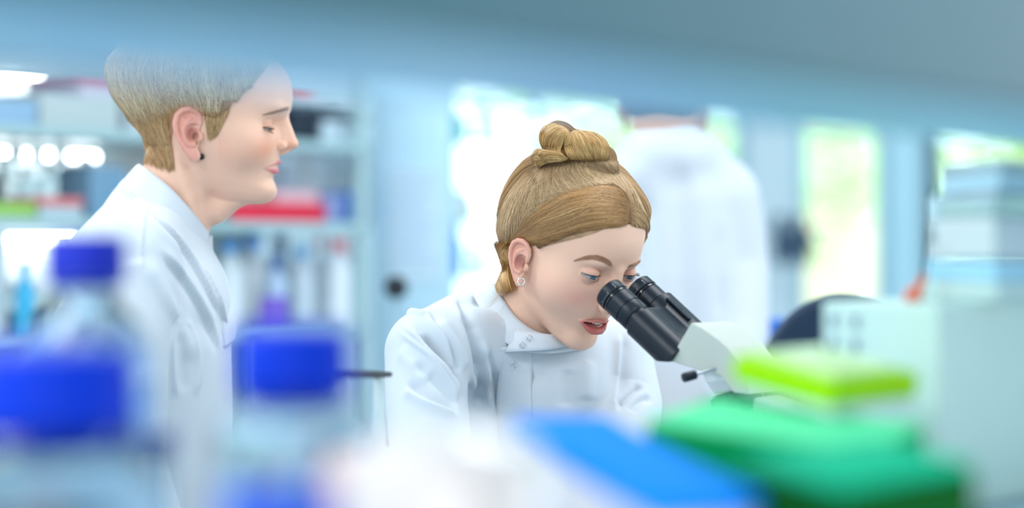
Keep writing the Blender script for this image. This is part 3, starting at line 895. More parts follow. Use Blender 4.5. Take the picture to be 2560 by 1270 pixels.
def lashes(fr, p, sx, parent, rng, cols, n=22, lo_n=26, L=.5, name='eyelash', droop=0.0, edge=True):
    x0, x1, z0, zc, hu, hl = p['lid']; ex, ey, ez = p['eye']
    C = []
    for up_, m in ((1, n), (0, lo_n)):
        for t in np.linspace(.70 if (up_ and edge) else .12, .98, m) + rng.randn(m) * .005:
            x = x0 + (x1 - x0) * t
            arch = max(0, 1 - (2 * t - 1) ** 2) ** .75
            z = z0 + (zc - z0) * t + (hu * arch * (1 + .25 * (.5 - t)) if up_ else hl * arch)
            rr = p['er'] + .1
            yy = ey + math.sqrt(max(.05, rr ** 2 - (x - ex) ** 2 - (z - ez) ** 2))
            nrm = np.array([(x - ex), (yy - ey), (z - ez)]); nrm /= np.linalg.norm(nrm)
            out = np.array([.75 * (t - .35), 1.0, (-.25 - droop if up_ else -.75)]) * .7 + nrm * .3
            out /= np.linalg.norm(out)
            ll_ = L * (.65 + .5 * t) * (1 if up_ else .75) * rng.uniform(.8, 1.15)
            curl = np.array([0, 0, .28 if up_ else -.12])
            P = [np.array([x, yy, z]) + out * ll_ * q + curl * ll_ * q * q for q in np.linspace(0, 1, 6)]
            C.append(P)
    C = np.array(C); C[:, :, 0] *= sx
    k = len(C)
    tt_ = np.linspace(.02, 1.0, 22); ln = []
    for t in tt_:
        x = x0 + (x1 - x0) * t; arch = max(0, 1 - (2 * t - 1) ** 2) ** .75
        z = z0 + (zc - z0) * t + hu * arch * (1 + .25 * (.5 - t)) - .03
        ln.append([sx * x, ey + math.sqrt(max(.05, (p['er'] + .085) ** 2 - (x - ex) ** 2 - (z - ez) ** 2)) + .02, z])
    ln = np.array(ln)[None]
    strands('lash_line', fr.w(ln.reshape(-1, 3)).reshape(ln.shape), np.array([.00035]), HAIR, parent, tone(rng, 1, *cols), sides=6)
    return strands(name, fr.w(C.reshape(-1, 3)).reshape(C.shape), np.full(k, .00013), HAIR, parent, tone(rng, k, *cols))
for sx in (1, -1):
    lashes(GF, P_G, sx, girl, rng, ((30, 22, 20), (60, 44, 34)))

# ------------------------------------------------------------------ the older woman: head in profile
WF = Frame(at(506, 334, 3.2), 90, 6, 0)
woman = empty('person', (-0.46, 3.2, 0.0), 'person in profile with cropped blonde hair, a black ear stud and a white coat', 'person')
neckW0 = np.array([0.0, -1.2, -2.0])
neckW1 = WF.l(at(402, 600, 3.2))
def neck_w(P):
    a, b = neckW0, neckW1
    m = a + (b - a) * .5
    d = chain(P, [a, m, b], [5.3, 5.2, 6.2])
    d = smin(d, seg(P, (0, 6.6, -6.6), (0, 2.6, -9.6), 1.4, 2.2), 1.2)
    # the cord of the neck from behind the ear to the collar
    q = P.copy(); q[:, 0] = np.abs(q[:, 0])
    return smin(d, chain(q, [(5.0, -2.2, -3.4), (4.6, -.2, -9.0), (2.6, 1.6, -15.5)], [.5, .6, .5]), 1.0)
fW0 = head_field(P_W, neck_w)
def fW(P):
    d = fW0(P)
    # soft pouch beside the mouth and the fold from the nose
    A = P.copy(); A[:, 0] = np.abs(A[:, 0])
    c = chain(A, [(2.0, 10.6, -.9), (2.9, 9.8, -2.3), (3.2, 9.2, -3.8)], [0, 0, 0])
    d = d + (.12 * np.exp(-(c / .35) ** 2)).astype(np.float32)
    c = chain(A, [(2.7, 9.0, -4.2), (2.9, 8.7, -5.6)], [0, 0])
    d = d + (.1 * np.exp(-(c / .35) ** 2)).astype(np.float32)
    return d
lo = np.minimum([-9, -12, -12], neckW1 - 6.5); hi = np.maximum([9, 14, 15], neckW1 + 6.5)
V, Q = sdf_mesh(fW, lo, hi, .1)
C = skin_colours(V, P_W, srgb(234, 188, 164)[:3], srgb(206, 110, 122)[:3], srgb(232, 140, 104)[:3], srgb(224, 148, 134)[:3])
body_w = mesh_np('body', WF.w(V), Q, SKIN, woman, C)
for sx in (1, -1):
    eyeball_mesh('eye', WF, P_W, sx, (0, 1, -.45), woman, iris=(90, 100, 100))
    lashes(WF, P_W, sx, woman, rng, ((34, 24, 20), (70, 52, 42)), n=50, lo_n=20, L=.8)
skull_w = head_field(P_W, None, ears=False, face=False)
Z2w = (2.591, 240, 130)
WLA = np.array([0, 20, 36, 50, 60, 72, 84, 95, 110, 122, 140, 160, 180.0]); WLE = np.array([42, 40, 33, 20, 9, -2, 0, 4, -8, -34, -41, -43, -43.0])
def cap_w(P):
    az, el, r = sph(P, HC)
    m = (el - np.interp(az, WLA, WLE))
    back = sstep(70, 150, az)
    pole = sstep(45, 75, el)
    th = .22 + .5 * sstep(0, 22, m) + back * (.1 + 2.2 * sstep(-18, 26, el)) + (1 - back) * 1.1 * sstep(5, 45, m)
    th = th * (1 - pole) + 1.9 * pole
    d = skull_w(P) - th.astype(np.float32)
    return smax(d, (-(m - 3) * .12).astype(np.float32), .3).astype(np.float32)
V, Q = sdf_mesh(cap_w, (-11, -15, -9), (11, 14, 18), .18)
nz = (np.sin(np.arctan2(V[:, 0], V[:, 1]) * 70 + 2 * np.sin(V[:, 2])) * .5 + .5) * .3 + .7
az_, el_, _r = sph(V, HC)
fd = sstep(11, 0, el_ - np.interp(az_, WLA, WLE) - 3)[:, None] * .75
mesh_np('hair', WF.w(V), Q, HAIRBASE, woman, np.array(srgb(180, 144, 98)[:3])[None] * nz[:, None] * (1 - fd) + np.array(srgb(222, 176, 146)[:3])[None] * fd)
S, CO = [], []
lay = [[(90, 60), (100, 200), (170, 330), (240, 440)], [(180, 60), (195, 200), (255, 330), (320, 450)], [(280, 60), (290, 180), (340, 300), (395, 420)],
       [(400, 50), (400, 170), (430, 290), (470, 390)], [(520, 50), (510, 160), (530, 270), (560, 352)], [(640, 50), (640, 160), (660, 280), (690, 385)],
       [(760, 50), (770, 160), (785, 300), (765, 460)], [(880, 50), (900, 160), (890, 300), (830, 450), (780, 545)], [(980, 60), (1000, 150), (970, 270), (900, 385), (840, 470)],
       [(1060, 60), (1075, 130), (1060, 205), (1000, 295), (930, 370)]]
add(sheet(WF, cap_w, lay, 3600, rng, zs=Z2w, rise=(0, .5), wander=.5, span=(0, .5, .5, 1.04), clump=.8), tone(rng, 3600, (192, 152, 106), (255, 238, 200)))
low = [[(185, 380), (240, 510), (272, 640), (285, 730)], [(260, 370), (310, 520), (350, 660), (390, 770)], [(350, 380), (400, 520), (440, 670), (475, 790)], [(440, 380), (475, 520), (500, 660), (512, 780)]]
fwd = [[(690, 300), (700, 400), (715, 500), (722, 580)], [(750, 300), (755, 400), (750, 500), (740, 590)], [(820, 300), (815, 400), (790, 490), (765, 575)], [(880, 300), (860, 390), (820, 470), (790, 545)]]
add(sheet(WF, lambda P: np.minimum(cap_w(P), fW(P) - .03), fwd, 500, rng, zs=Z2w, rise=(0, .2), wander=.6, span=(0, .4, .55, 1), clump=.8), tone(rng, 500, (160, 118, 72), (230, 196, 148)))
add(sheet(WF, lambda P: np.minimum(cap_w(P), fW(P) - .03), low, 2600, rng, zs=Z2w, rise=(0, .2), wander=.6, span=(0, .7, .42, 1.0), clump=.3), tone(rng, 2600, (164, 118, 72), (232, 194, 142)))
N = 3200
a = np.radians(rng.uniform(-180, 180, N)); el = rng.uniform(10, 88, N)
ok = (el > 38) | (a < .1)
a = a[ok]; el = el[ok]
er_ = np.radians(el)
roots = np.stack([np.sin(a) * np.cos(er_), np.cos(a) * np.cos(er_), np.sin(er_)], 1) * 11 + np.array(HC)
roots = project(cap_w, roots.astype(np.float32), 10, most=2.0)
fall = np.stack([np.sin(a) * 12, np.cos(a) * 12 + 1, np.full(len(a), -14.0)], 1)
add(flow(cap_w, roots, fall, rng, K=22, step=.28), tone(rng, len(roots), (190, 152, 108), (252, 232, 196)))
AC = np.vstack(S); AK = np.vstack(CO)
strands('hair_locks', WF.w(AC.reshape(-1, 3)).reshape(AC.shape), rng.uniform(.00012, .0003, len(AC)), HAIR, woman, AK)
brow(WF, fW, [[(1255, 375), (1200, 385), (1140, 400), (1080, 408)], [(1255, 350), (1200, 366), (1140, 384), (1080, 402)]], 260, rng, .14, ((150, 112, 84), (196, 160, 130)), woman, zs=Z2w)

# earrings
def ball(name, c, r, mat, parent, seg_=20, squash=(1, 1, 1)):
    bm = bmesh.new(); bmesh.ops.create_uvsphere(bm, u_segments=seg_, v_segments=seg_ // 2, radius=r)
    V = np.array([v.co[:] for v in bm.verts]) * np.array(squash) + np.array(c)
    me = bpy.data.meshes.new(name)
    for v, p in zip(bm.verts, V - np.array(parent.location if parent else (0, 0, 0))): v.co = p
    bm.to_mesh(me); bm.free(); me.materials.append(mat)
    for p in me.polygons: p.use_smooth = True
    return put(bpy.data.objects.new(name, me), parent)
p, _ = WF.trace(fW, [504], [392])
st = ball('ear_stud', WF.w(p)[0] + np.array([0, -.002, 0]), .0042, plain('black_stone', (16, 18, 26), rough=.12, spec=.6), woman)
st['label'] = 'round black ear stud'
def torus_np(R, r, n=40, m=12):
    V, F = [], []
    for i in range(n):
        a = 2 * math.pi * i / n
        for j in range(m):
            b = 2 * math.pi * j / m
            V.append(((R + r * math.cos(b)) * math.cos(a), r * math.sin(b), (R + r * math.cos(b)) * math.sin(a)))
    for i in range(n):
        for j in range(m):
            F.append((i * m + j, ((i + 1) % n) * m + j, ((i + 1) % n) * m + (j + 1) % m, i * m + (j + 1) % m))
    return np.array(V), np.array(F)
p, _ = GF.trace(fG, [1303], [704])
Vt, Ft = torus_np(.0042, .0010)
o = mesh_np('ring_earring', Vt + GF.w(p)[0] + np.array([0, -.0095, 0]), Ft, plain('silver', (225, 222, 218), rough=.15, metal=1.0), girl)
o['label'] = 'small silver ring earring'

# ------------------------------------------------------------------ clothes
def cloth_mat(name, rgb):
    m = vcol_mat(name, rough=.85, spec=.15, bump=.25, bscale=1500)
    m.node_tree.nodes['Principled BSDF'].inputs['Sheen Weight'].default_value = .12
    return m
COAT = cloth_mat('coat_cotton', (236, 240, 244))
COATC = np.array(srgb(206, 212, 220)[:3])
TROUS = plain('trouser_cloth', (52, 60, 78), rough=.8)
SHOE = plain('shoe_leather', (40, 40, 44), rough=.5)

class Place:
    """world-aligned frame in cm whose points are named by the pixel they are seen at and a depth offset in cm"""
    def __init__(s, px, py, d):
        s.o = at(px, py, d); s.d = d
    def c(s, px, py, dy=0.0):
        return (at(px, py, s.d + dy * .01) - s.o) * 100
    def w(s, P): return np.asarray(P, dtype=np.float64) * .01 + s.o
    def trace(s, f, px, py, steps=70, near=-45.0, depth=90.0):
        px = np.asarray(px, float); py = np.asarray(py, float)
        o = (CAM - s.o) * 100
        d = np.stack([(px - 1280) / FPX, np.ones(len(px)), -(py - 635) / FPX], 1)
        L = np.linalg.norm(d, axis=1); d /= L[:, None]
        t = (s.d * 100 + near) * L
        t0 = t.copy(); best = np.full(len(px), 1e9); bt = t.copy()
        for _ in range(steps):
            P = (o + d * t[:, None]).astype(np.float32)
            v = f(P); b = v < best
            best = np.where(b, v, best); bt = np.where(b, t, bt)
            t = np.minimum(t + np.where(v > .01, np.clip(v * .6, .02, 5), 0), t0 + depth)
        return o + d * bt[:, None], best

def sculpt(V, f, pl, strokes, gain=1.0, tight=1.0):
    """press folds into a surface along strokes: (kind, points, width cm, depth cm); kind g = groove/ridge, s = step"""
    V = V.astype(np.float64)
    N = grad(f, V.astype(np.float32), .05).astype(np.float64)
    N /= np.linalg.norm(N, axis=1)[:, None] + 1e-9
    D = np.zeros(len(V))
    for kind, pts, w, a in strokes:
        w *= tight; a *= gain
        g = spline(np.array(pts, float), 28)
        p, best = pl.trace(f, g[:, 0], g[:, 1])
        lo, hi = p.min(0) - 3 * w, p.max(0) + 3 * w
        idx = np.where(((V > lo) & (V < hi)).all(1))[0]
        if not len(idx): continue
        q = V[idx]
        bd = np.full(len(q), 1e9); sd = np.zeros(len(q)); tt = np.zeros(len(q))
        for i in range(len(p) - 1):
            ab = p[i + 1] - p[i]
            t = np.clip(((q - p[i]) @ ab) / (ab @ ab + 1e-9), 0, 1)
            e = q - p[i] - t[:, None] * ab
            dd = np.linalg.norm(e, axis=1)
            m = dd < bd
            side = (np.cross(ab / (np.linalg.norm(ab) + 1e-9), N[idx]) * e).sum(1)
            bd = np.where(m, dd, bd); sd = np.where(m, side, sd); tt = np.where(m, (i + t) / (len(p) - 1), tt)
        fade = sstep(0, .18, tt) * sstep(1.0, .82, tt)
        if kind == 'g': D[idx] += a * np.exp(-(bd / w) ** 2) * fade
        else:
            x = sd / w
            D[idx] += a * (1.0 / (1 + np.exp(-np.clip(x * 6, -30, 30))) - .5) * 2 * np.exp(-(bd / w / 1.6) ** 2) * fade
    return V + N * D[:, None]

def ribbon(name, top, bot, thick, mat, parent, pl, cols=None, n=60, m=8, edge_round=True):
    """cloth band between two 3-D edges (points in the Place frame), with real thickness"""
    T = spline(top, n); B = spline(bot, n)
    rows = []
    for j in range(m):
        u = j / (m - 1)
        rows.append(T * (1 - u) + B * u)
    A = np.array(rows)                      # (m, n, 3)
    du = np.gradient(A, axis=0); dv = np.gradient(A, axis=1)
    Nn = np.cross(du, dv); Nn /= np.linalg.norm(Nn, axis=2, keepdims=True) + 1e-9
    prof = np.ones(m) * thick / 2; prof[0] = prof[-1] = thick * .18
    out = A + Nn * prof[:, None, None]; inn = A - Nn * prof[:, None, None]
    V = np.vstack([out.reshape(-1, 3), inn.reshape(-1, 3)])
    F = []
    o = m * n
    for j in range(m - 1):
        for i in range(n - 1):
            a, b, c, d = j * n + i, j * n + i + 1, (j + 1) * n + i + 1, (j + 1) * n + i
            F.append((a, d, c, b)); F.append((o + a, o + b, o + c, o + d))
    for i in range(n - 1):
        F.append((i, i + 1, o + i + 1, o + i)); k = (m - 1) * n + i
        F.append((k + 1, k, o + k, o + k + 1))
    for j in range(m - 1):
        F.append((j * n, o + j * n, o + (j + 1) * n, (j + 1) * n)); k = j * n + n - 1
        F.append((k, k + n, o + k + n, o + k))
    c = np.tile(COATC, (len(V), 1))
    return mesh_np(name, pl.w(V), np.array(F), mat, parent, c)

def hand_field(P, wrist, dirv, palm_n, s=1.0, curl=.5):
    """a relaxed hand: palm, four unequal bent fingers, thumb leaving the side of the palm"""
    d = np.array(dirv, float); d /= np.linalg.norm(d)
    n = np.array(palm_n, float); n -= d * (n @ d); n /= np.linalg.norm(n)
    x = np.cross(d, n)
    def L(a, b, c): return np.array(wrist) + (d * a + x * b + n * c) * s
    f = chain(P, [L(-3, 0, 0), L(0, 0, 0), L(3, .6, 0)], [2.6 * s, 2.3 * s, 1.9 * s])
    f = smin(f, chain(P, [L(2, -1.2, 0), L(8, -2.2, .2)], [1.5 * s, 1.1 * s]), .9)
    f = smin(f, chain(P, [L(2, 1.2, 0), L(8, 2.3, .2)], [1.5 * s, 1.1 * s]), 1.6)
    f = smin(f, chain(P, [L(4, 0, 0), L(8.4, 0, .2)], [1.5 * s, 1.1 * s]), 1.6)
    for b, l in ((2.7, 7.2), (.95, 8.0), (-.8, 7.5), (-2.4, 5.9)):
        pts = [L(8.2, b, .1)]; ang = curl * .5; pos = np.array([8.2, b, .1])
        for q in (.45, .3, .25):
            pos = pos + np.array([math.cos(ang), b * .02, -math.sin(ang)]) * l * q
            pts.append(L(*pos)); ang += curl * .9
        f = smin(f, chain(P, pts, [.95 * s, .85 * s, .75 * s, .6 * s]), .25)
    f = smin(f, chain(P, [L(2.0, 2.2, -.3), L(4.6, 4.2, -1.0), L(7.0, 4.9, -1.6), L(9.0, 4.9, -2.2)], [1.3 * s, 1.1 * s, .9 * s, .7 * s]), .6)
    return f

def squash(P, s): return P * np.array(s, dtype=P.dtype)

# --- the young woman's coat
GP = Place(1300, 880, 3.06); c = GP.c
def coat_g(P):
    P = np.asarray(P)
    d = seg(P, c(1275, 862, 1), c(1075, 872, -10), 4.8, 4.8)
    d = smin(d, chain(P, [c(1210, 795, 6), c(1150, 810, 3), c(1090, 850, -4)], [4.4, 3.9, 4.2]), 2.2)
    # upper arm nearest the camera, forearm reaching to the instrument
    arm = chain(P, [c(1066, 884, -10), c(1066, 1010, -13), c(1085, 1190, -18), c(1330, 1330, -30)], [5.1, 5.0, 4.9, 4.0])
    d = smin(d, arm, 1.2)
    Q = squash(P, (1, 1.3, 1))
    q = lambda px, py, dy: c(px, py, dy) * np.array([1, 1.3, 1])
    tor = chain(Q, [q(1335, 985, 3), q(1330, 1150, 8), q(1320, 1500, 18), q(1330, 1900, 22), q(1340, 2500, 22)], [10.6, 11.2, 12.5, 14, 15])
    d = smin(d, tor, 2.6)
    ch = seg(P, c(1275, 870, 0), c(1510, 905, 8), 4.6, 5.4)
    d = smin(d, ch, 2.5)
    arm2 = chain(P, [c(1530, 912, 8), c(1556, 1010, 5), c(1545, 1150, -4), c(1560, 1310, -16)], [5.4, 5.1, 4.9, 4.0])
    d = smin(d, arm2, 1.6)
    # neck hole
    n0, n1 = GP_n0, GP_n1
    d = smax(d, -chain(P, [n0, n1], [4.7, 4.4]), .8)
    return d.astype(np.float32)
GP_n0 = (GF.w(neckG0[None])[0] - GP.o) * 100; GP_n1 = c(1300, 868, 3)
V, Q = sdf_mesh(coat_g, (-22, -36, -86), (22, 26, 14), .21, B=10)
Z4 = lambda pts: [(x / 3.282 + 920, y / 3.282 + 700) for x, y in pts]
G_STROKES = [
    ('s', Z4([(735, 110), (742, 220), (795, 380), (845, 560), (872, 720), (900, 900), (912, 1100)]), .9, .38),
    ('g', Z4([(800, 300), (860, 460), (900, 640), (940, 800)]), 1.5, -.5),
    ('s', Z4([(300, 320), (400, 430), (520, 560), (640, 690), (735, 850), (752, 1060)]), .9, .5),
    ('g', Z4([(420, 420), (560, 570), (660, 690), (740, 840)]), .55, -.5),
    ('s', Z4([(240, 395), (350, 480), (480, 590), (600, 730), (700, 880), (745, 1040)]), .35, .16),
    ('s', Z4([(490, 225), (540, 340), (640, 480), (700, 640), (740, 780)]), .8, .3),
    ('g', Z4([(990, 560), (1030, 760), (1055, 940), (1060, 1080)]), .6, -.4),
    ('g', Z4([(940, 480), (970, 640), (1000, 860), (1010, 1060)]), .8, .35),
    ('s', Z4([(300, 860), (480, 980), (640, 1050), (750, 1115)]), .8, .45),
    ('g', Z4([(380, 680), (560, 830), (700, 980), (745, 1050)]), .8, -.32),
    ('g', Z4([(250, 560), (380, 700), (520, 820)]), 1.2, .25),
    ('g', Z4([(560, 300), (660, 430), (760, 600), (800, 760)]), 1.0, .35),
    ('g', Z4([(330, 300), (360, 262), (430, 275), (480, 300)]), .5, .3),
    ('g', Z4([(2040, 1020), (2140, 940), (2250, 855)]), .5, -.4),
    ('s', Z4([(2085, 420), (2075, 600), (2060, 800), (2045, 1100)]), .7, .3),
    ('g', Z4([(1640, 720), (1640, 860), (1625, 1060)]), 1.1, -.25),
    ('g', Z4([(1780, 640), (1800, 800), (1790, 1000)]), 1.4, .3),
    ('g', Z4([(1180, 760), (1300, 800), (1500, 760)]), .9, -.18),
    ('g', Z4([(1100, 1000), (1130, 1100), (1150, 1180)]), .7, -.3),
    ('g', Z4([(2150, 1080), (2230, 1000), (2330, 960)]), .6, -.3)]
V = sculpt(V, coat_g, GP, G_STROKES, 1.75, .85)
mesh_np('lab_coat', GP.w(V), Q, COAT, girl, np.tile(COATC, (len(V), 1)))['label'] = 'white lab coat with a side fastening of snaps'
def on(f, pl, pts, lift=0.0):
    """lay pixel points on a garment"""
    p = np.array(pts, float)
    q, _ = pl.trace(f, p[:, 0], p[:, 1])
    d = (pl.w(q) - CAM); d /= np.linalg.norm(d, axis=1)[:, None]
    return q - d * lift
# standing collar: the back piece sweeps round the neck, its end overlaps at the side
nk = (GF.w(neckG0[None])[0] - GP.o) * 100
top = [c(1420, 822, 5.5), c(1385, 780, 9), c(1300, 735, 10.5), c(1225, 705, 7.5), c(1236, 712, 1.5), c(1262, 752, -2.6), c(1283, 784, -4.2), c(1310, 810, -5.0), c(1345, 830, -5.0), c(1388, 836, -4.0), c(1435, 826, -1.0), c(1440, 818, 3.0)]
bot = [c(1450, 870, 7), c(1400, 850, 11), c(1300, 800, 13.0), c(1180, 735, 9.0), c(1186, 745, 0), c(1210, 788, -4.2), c(1238, 830, -6.2), c(1272, 862, -6.9), c(1330, 882, -6.5), c(1400, 882, -5), c(1470, 868, -1.5), c(1465, 855, 3.0)]
ribbon('collar', top, bot, .35, COAT, girl, GP, n=120, m=8)
# overlapping collar tab and front placket
fl_t = [c(1294, 822, -5.6), c(1330, 830, -5.9), c(1375, 836, -5.4), c(1430, 828, -2.4)]
fl_b = [c(1262, 880, -7.3), c(1310, 878, -7.4), c(1375, 874, -6.4), c(1450, 860, -3.2)]
ribbon('collar_tab', fl_t, fl_b, .3, COAT, girl, GP, n=30, m=6)
pk_px_l = [(1252, 868), (1247, 940), (1241, 992), (1243, 1040), (1246, 1120)]
pk_px_r = [(1332, 866), (1330, 940), (1328, 992), (1330, 1040), (1330, 1120)]
ribbon('placket', on(coat_g, GP, pk_px_l, .14), on(coat_g, GP, pk_px_r, .1), .28, COAT, girl, GP, n=40, m=8)
SNAP = plain('snap_metal', (196, 200, 204), rough=.25, metal=.9)
Vt, Ft = torus_np(.0031, .0006, 30, 8)
for (sx_, sy_, sd_) in ((1324, 845, -7.0), (1306, 862, -7.35)):
    k = GP.w(c(sx_, sy_, sd_))
    mesh_np('snap_button', Vt + k + np.array([0, -.0012, 0]), Ft, SNAP, girl)
k = GP.w(on(coat_g, GP, [(1286, 911)], .75))[0]
mesh_np('snap_button', Vt * 1.15 + k + np.array([0, -.0012, 0]), Ft, SNAP, girl)

# legs, shoes and hands complete the figures
def lower_body(person, hip, foot_dir, spread, mat_t, lean=0.0):
    hx, hy, hz = hip
    fd = np.array(foot_dir, float); fd /= np.linalg.norm(fd)
    sd = np.array([-fd[1], fd[0]])
    def tf(P):
        d = None
        for s in (-1, 1):
            bx = hx + sd[0] * spread * s; by = hy + sd[1] * spread * s
            l = chain(P, [(bx, by, hz), (bx + fd[0] * 2, by + fd[1] * 2, hz * .5), (bx, by, 9)], [9.5, 6.5, 5.5])
            d = l if d is None else smin(d, l, 1.0)
        return d.astype(np.float32)
    V, Q = sdf_mesh(tf, (hx - 28, hy - 28, 2), (hx + 28, hy + 28, hz + 12), 1.2)
    mesh_np('trousers', V * .01, Q, mat_t, person)
    for s in (-1, 1):
        bx = hx + sd[0] * spread * s; by = hy + sd[1] * spread * s
        def sf(P):
            d = chain(P, [(bx - fd[0] * 5, by - fd[1] * 5, 4), (bx + fd[0] * 6, by + fd[1] * 6, 3.8), (bx + fd[0] * 15, by + fd[1] * 15, 3.0)], [4.0, 4.0, 3.0])
            d = smin(d, seg(P, (bx, by, 4), (bx, by, 10), 4.2, 4.2), 2)
            return smax(d, .2 - P[:, 2], .3).astype(np.float32)
        V, Q = sdf_mesh(sf, (bx - 22, by - 22, -1), (bx + 22, by + 22, 16), .8)
        mesh_np('shoe', V * .01, Q, SHOE, person)
lower_body(girl, (100 * GP.o[0] + 3, 100 * GP.o[1] + 22, 62), (.64, -.77), 9, TROUS)
HANDC = np.array(srgb(232, 188, 166)[:3])
def hand(person, wrist_w, dirv, palm_n, curl=.6, s=.92):
    w = np.array(wrist_w) * 100
    f = lambda P: hand_field(P, (0, 0, 0), dirv, palm_n, s, curl).astype(np.float32)
    V, Q = sdf_mesh(f, (-20, -20, -20), (20, 20, 20), .45)
    mesh_np('hand', V * .01 + np.array(wrist_w), Q, SKIN, person, np.tile(HANDC, (len(V), 1)))
hand(girl, GP.w(c(1330, 1330, -30)), (.95, -.2, -.05), (0, 0, 1), .9)
hand(girl, GP.w(c(1560, 1310, -16)), (-.35, -.9, -.05), (0, 0, 1), .9)

# --- the older woman's coat
WP = Place(360, 700, 3.2); e_ = WP.c
def coat_w(P):
    P = np.asarray(P)
    Q = squash(P, (1, .68, 1))
    q = lambda px, py, dy: e_(px, py, dy) * np.array([1, .68, 1])
    d = chain(Q, [q(376, 765, 0), q(350, 880, 0), q(345, 1100, 0), q(340, 1500, 0), q(340, 1900, 0)], [10.6, 12.0, 12.5, 13.5, 15])
    for s in (-1, 1):
        t = chain(P, [e_(400, 590, s * 4), e_(335, 625, s * 11), e_(312, 672, s * 15)], [4.3, 5.8, 6.4])
        d = smin(d, t, 3.0)
        a = chain(P, [e_(315, 650, s * 15.5), e_(300, 860, s * 19), e_(300, 1160, s * 21), e_(420, 1480, s * 20)], [6.6, 6.0, 5.6, 4.4])
        d = smin(d, a, 1.6)
    d = smin(d, seg(P, e_(352, 492, 0), e_(290, 650, 0), 2.6, 6.6), 2.6)
    d = smin(d, seg(P, e_(392, 548, 0), e_(366, 650, 0), 6.5, 9.3), 2.0)
    d = smax(d, -chain(P, [e_(470, 400, 0), e_(425, 540, 0)], [5.2, 5.2]), .7)
    return d.astype(np.float32)
V, Q = sdf_mesh(coat_w, (-26, -32, -84), (22, 32, 18), .32, B=10)
Z5 = lambda pts: [(x / 1.813 + 100, y / 1.813 + 400) for x, y in pts]
W_STROKES = [
    ('s', Z5([(482, 205), (472, 320), (464, 430), (470, 540)]), .35, .14),
    ('s', Z5([(490, 235), (600, 330), (700, 470), (780, 610), (840, 740)]), .9, -.45),
    ('g', Z5([(420, 160), (470, 230), (560, 330), (650, 430)]), 1.1, .35),
    ('s', Z5([(540, 400), (640, 520), (740, 680), (820, 880)]), 1.0, -.45),
    ('g', Z5([(470, 430), (560, 600), (640, 760), (700, 930)]), 1.4, .45),
    ('g', Z5([(615, 700), (600, 830), (604, 960), (618, 1090)]), .6, .35),
    ('g', Z5([(650, 690), (705, 830), (718, 960), (700, 1080)]), .7, .32),
    ('g', Z5([(630, 780), (650, 900), (655, 1060)]), 1.0, -.25),
    ('g', Z5([(300, 250), (380, 330), (430, 480)]), 1.4, -.3),
    ('g', Z5([(340, 130), (400, 190), (440, 260)]), .8, -.35),
    ('g', Z5([(200, 330), (230, 500), (240, 700)]), 1.5, .3),
    ('s', Z5([(740, 470), (790, 590), (830, 700), (850, 800)]), .5, -.3)]
V = sculpt(V, coat_w, WP, W_STROKES, 1.25, .9)
mesh_np('lab_coat', WP.w(V), Q, COAT, woman, np.tile(COATC, (len(V), 1)))
tp = lambda s: [e_(348, 410, 0), e_(370, 424, s * 3.6), e_(425, 468, s * 6.0), e_(482, 530, s * 4.9), e_(522, 580, s * 1.6)]
bt = lambda s: [e_(312, 450, 0), e_(330, 486, s * 5.0), e_(392, 560, s * 7.8), e_(460, 628, s * 6.6), e_(508, 655, s * 2.2)]
T_ = [p for p in tp(1)[::-1]] + tp(-1)[1:]
B_ = [p for p in bt(1)[::-1]] + bt(-1)[1:]
ribbon('collar', T_, B_, .4, COAT, woman, WP, n=90, m=8)
ribbon('placket', [e_(530, 588, 1.4), e_(534, 640, 1.2), e_(552, 720, 1.0), e_(590, 790, .6), e_(588, 850, .6)],
       [e_(506, 600, -.6), e_(506, 650, -2.0), e_(522, 730, -3.2), e_(548, 800, -4.0), e_(560, 870, -4.4)], .35, COAT, woman, WP, n=40, m=6)
lower_body(woman, (100 * WP.o[0] + 1, 100 * WP.o[1], 66), (1, .0), 9, TROUS)
hand(woman, WP.w(e_(425, 1490, -20)), (.45, 0, -.9), (0, -1, 0), .4)
hand(woman, WP.w(e_(425, 1490, 20)), (.45, 0, -.9), (0, 1, 0), .4)

# ------------------------------------------------------------------ microscope
def lathe(name, o, axis, prof, mat, parent=None, n=48, cols=None, cap=True, up=(0, 0, 1)):
    """prof: (distance along axis, radius) in metres"""
    a = np.array(axis, float); a /= np.linalg.norm(a)
    u = np.cross(a, np.array(up, float) if abs(a @ np.array(up, float)) < .95 else np.array([1.0, 0, 0])); u /= np.linalg.norm(u)
    v = np.cross(a, u)
    V = []
    for t, r in prof:
        for k in range(n):
            b = 2 * math.pi * k / n
            V.append(np.array(o) + a * t + (u * math.cos(b) + v * math.sin(b)) * max(r, 1e-5))
    F = []
    for i in range(len(prof) - 1):
        for k in range(n):
            F.append((i * n + k, i * n + (k + 1) % n, (i + 1) * n + (k + 1) % n, (i + 1) * n + k))
    me = mesh_np(name, np.array(V), np.array(F)[:, ::-1], mat, parent)
    m = me.data
    if cap:
        bm = bmesh.new(); bm.from_mesh(m)
        bm.verts.ensure_lookup_table()
        for base, flip in ((0, False), ((len(prof) - 1) * n, True)):
            if prof[0 if base == 0 else -1][1] > 1e-4:
                vs = [bm.verts[base + k] for k in range(n)]
                try: bm.faces.new(vs if not flip else vs[::-1])
                except ValueError: pass
        bmesh.ops.recalc_face_normals(bm, faces=bm.faces)
        bm.to_mesh(m); bm.free()
    sharp_by_angle(me, 35)
    return me
def sharp_by_angle(o, deg):
    m = o.data
    bm = bmesh.new(); bm.from_mesh(m)
    lim = math.radians(deg)
    for e in bm.edges:
        if len(e.link_faces) == 2:
            e.smooth = e.link_faces[0].normal.angle(e.link_faces[1].normal, 0) < lim
    for f_ in bm.faces: f_.smooth = True
    bm.to_mesh(m); bm.free()

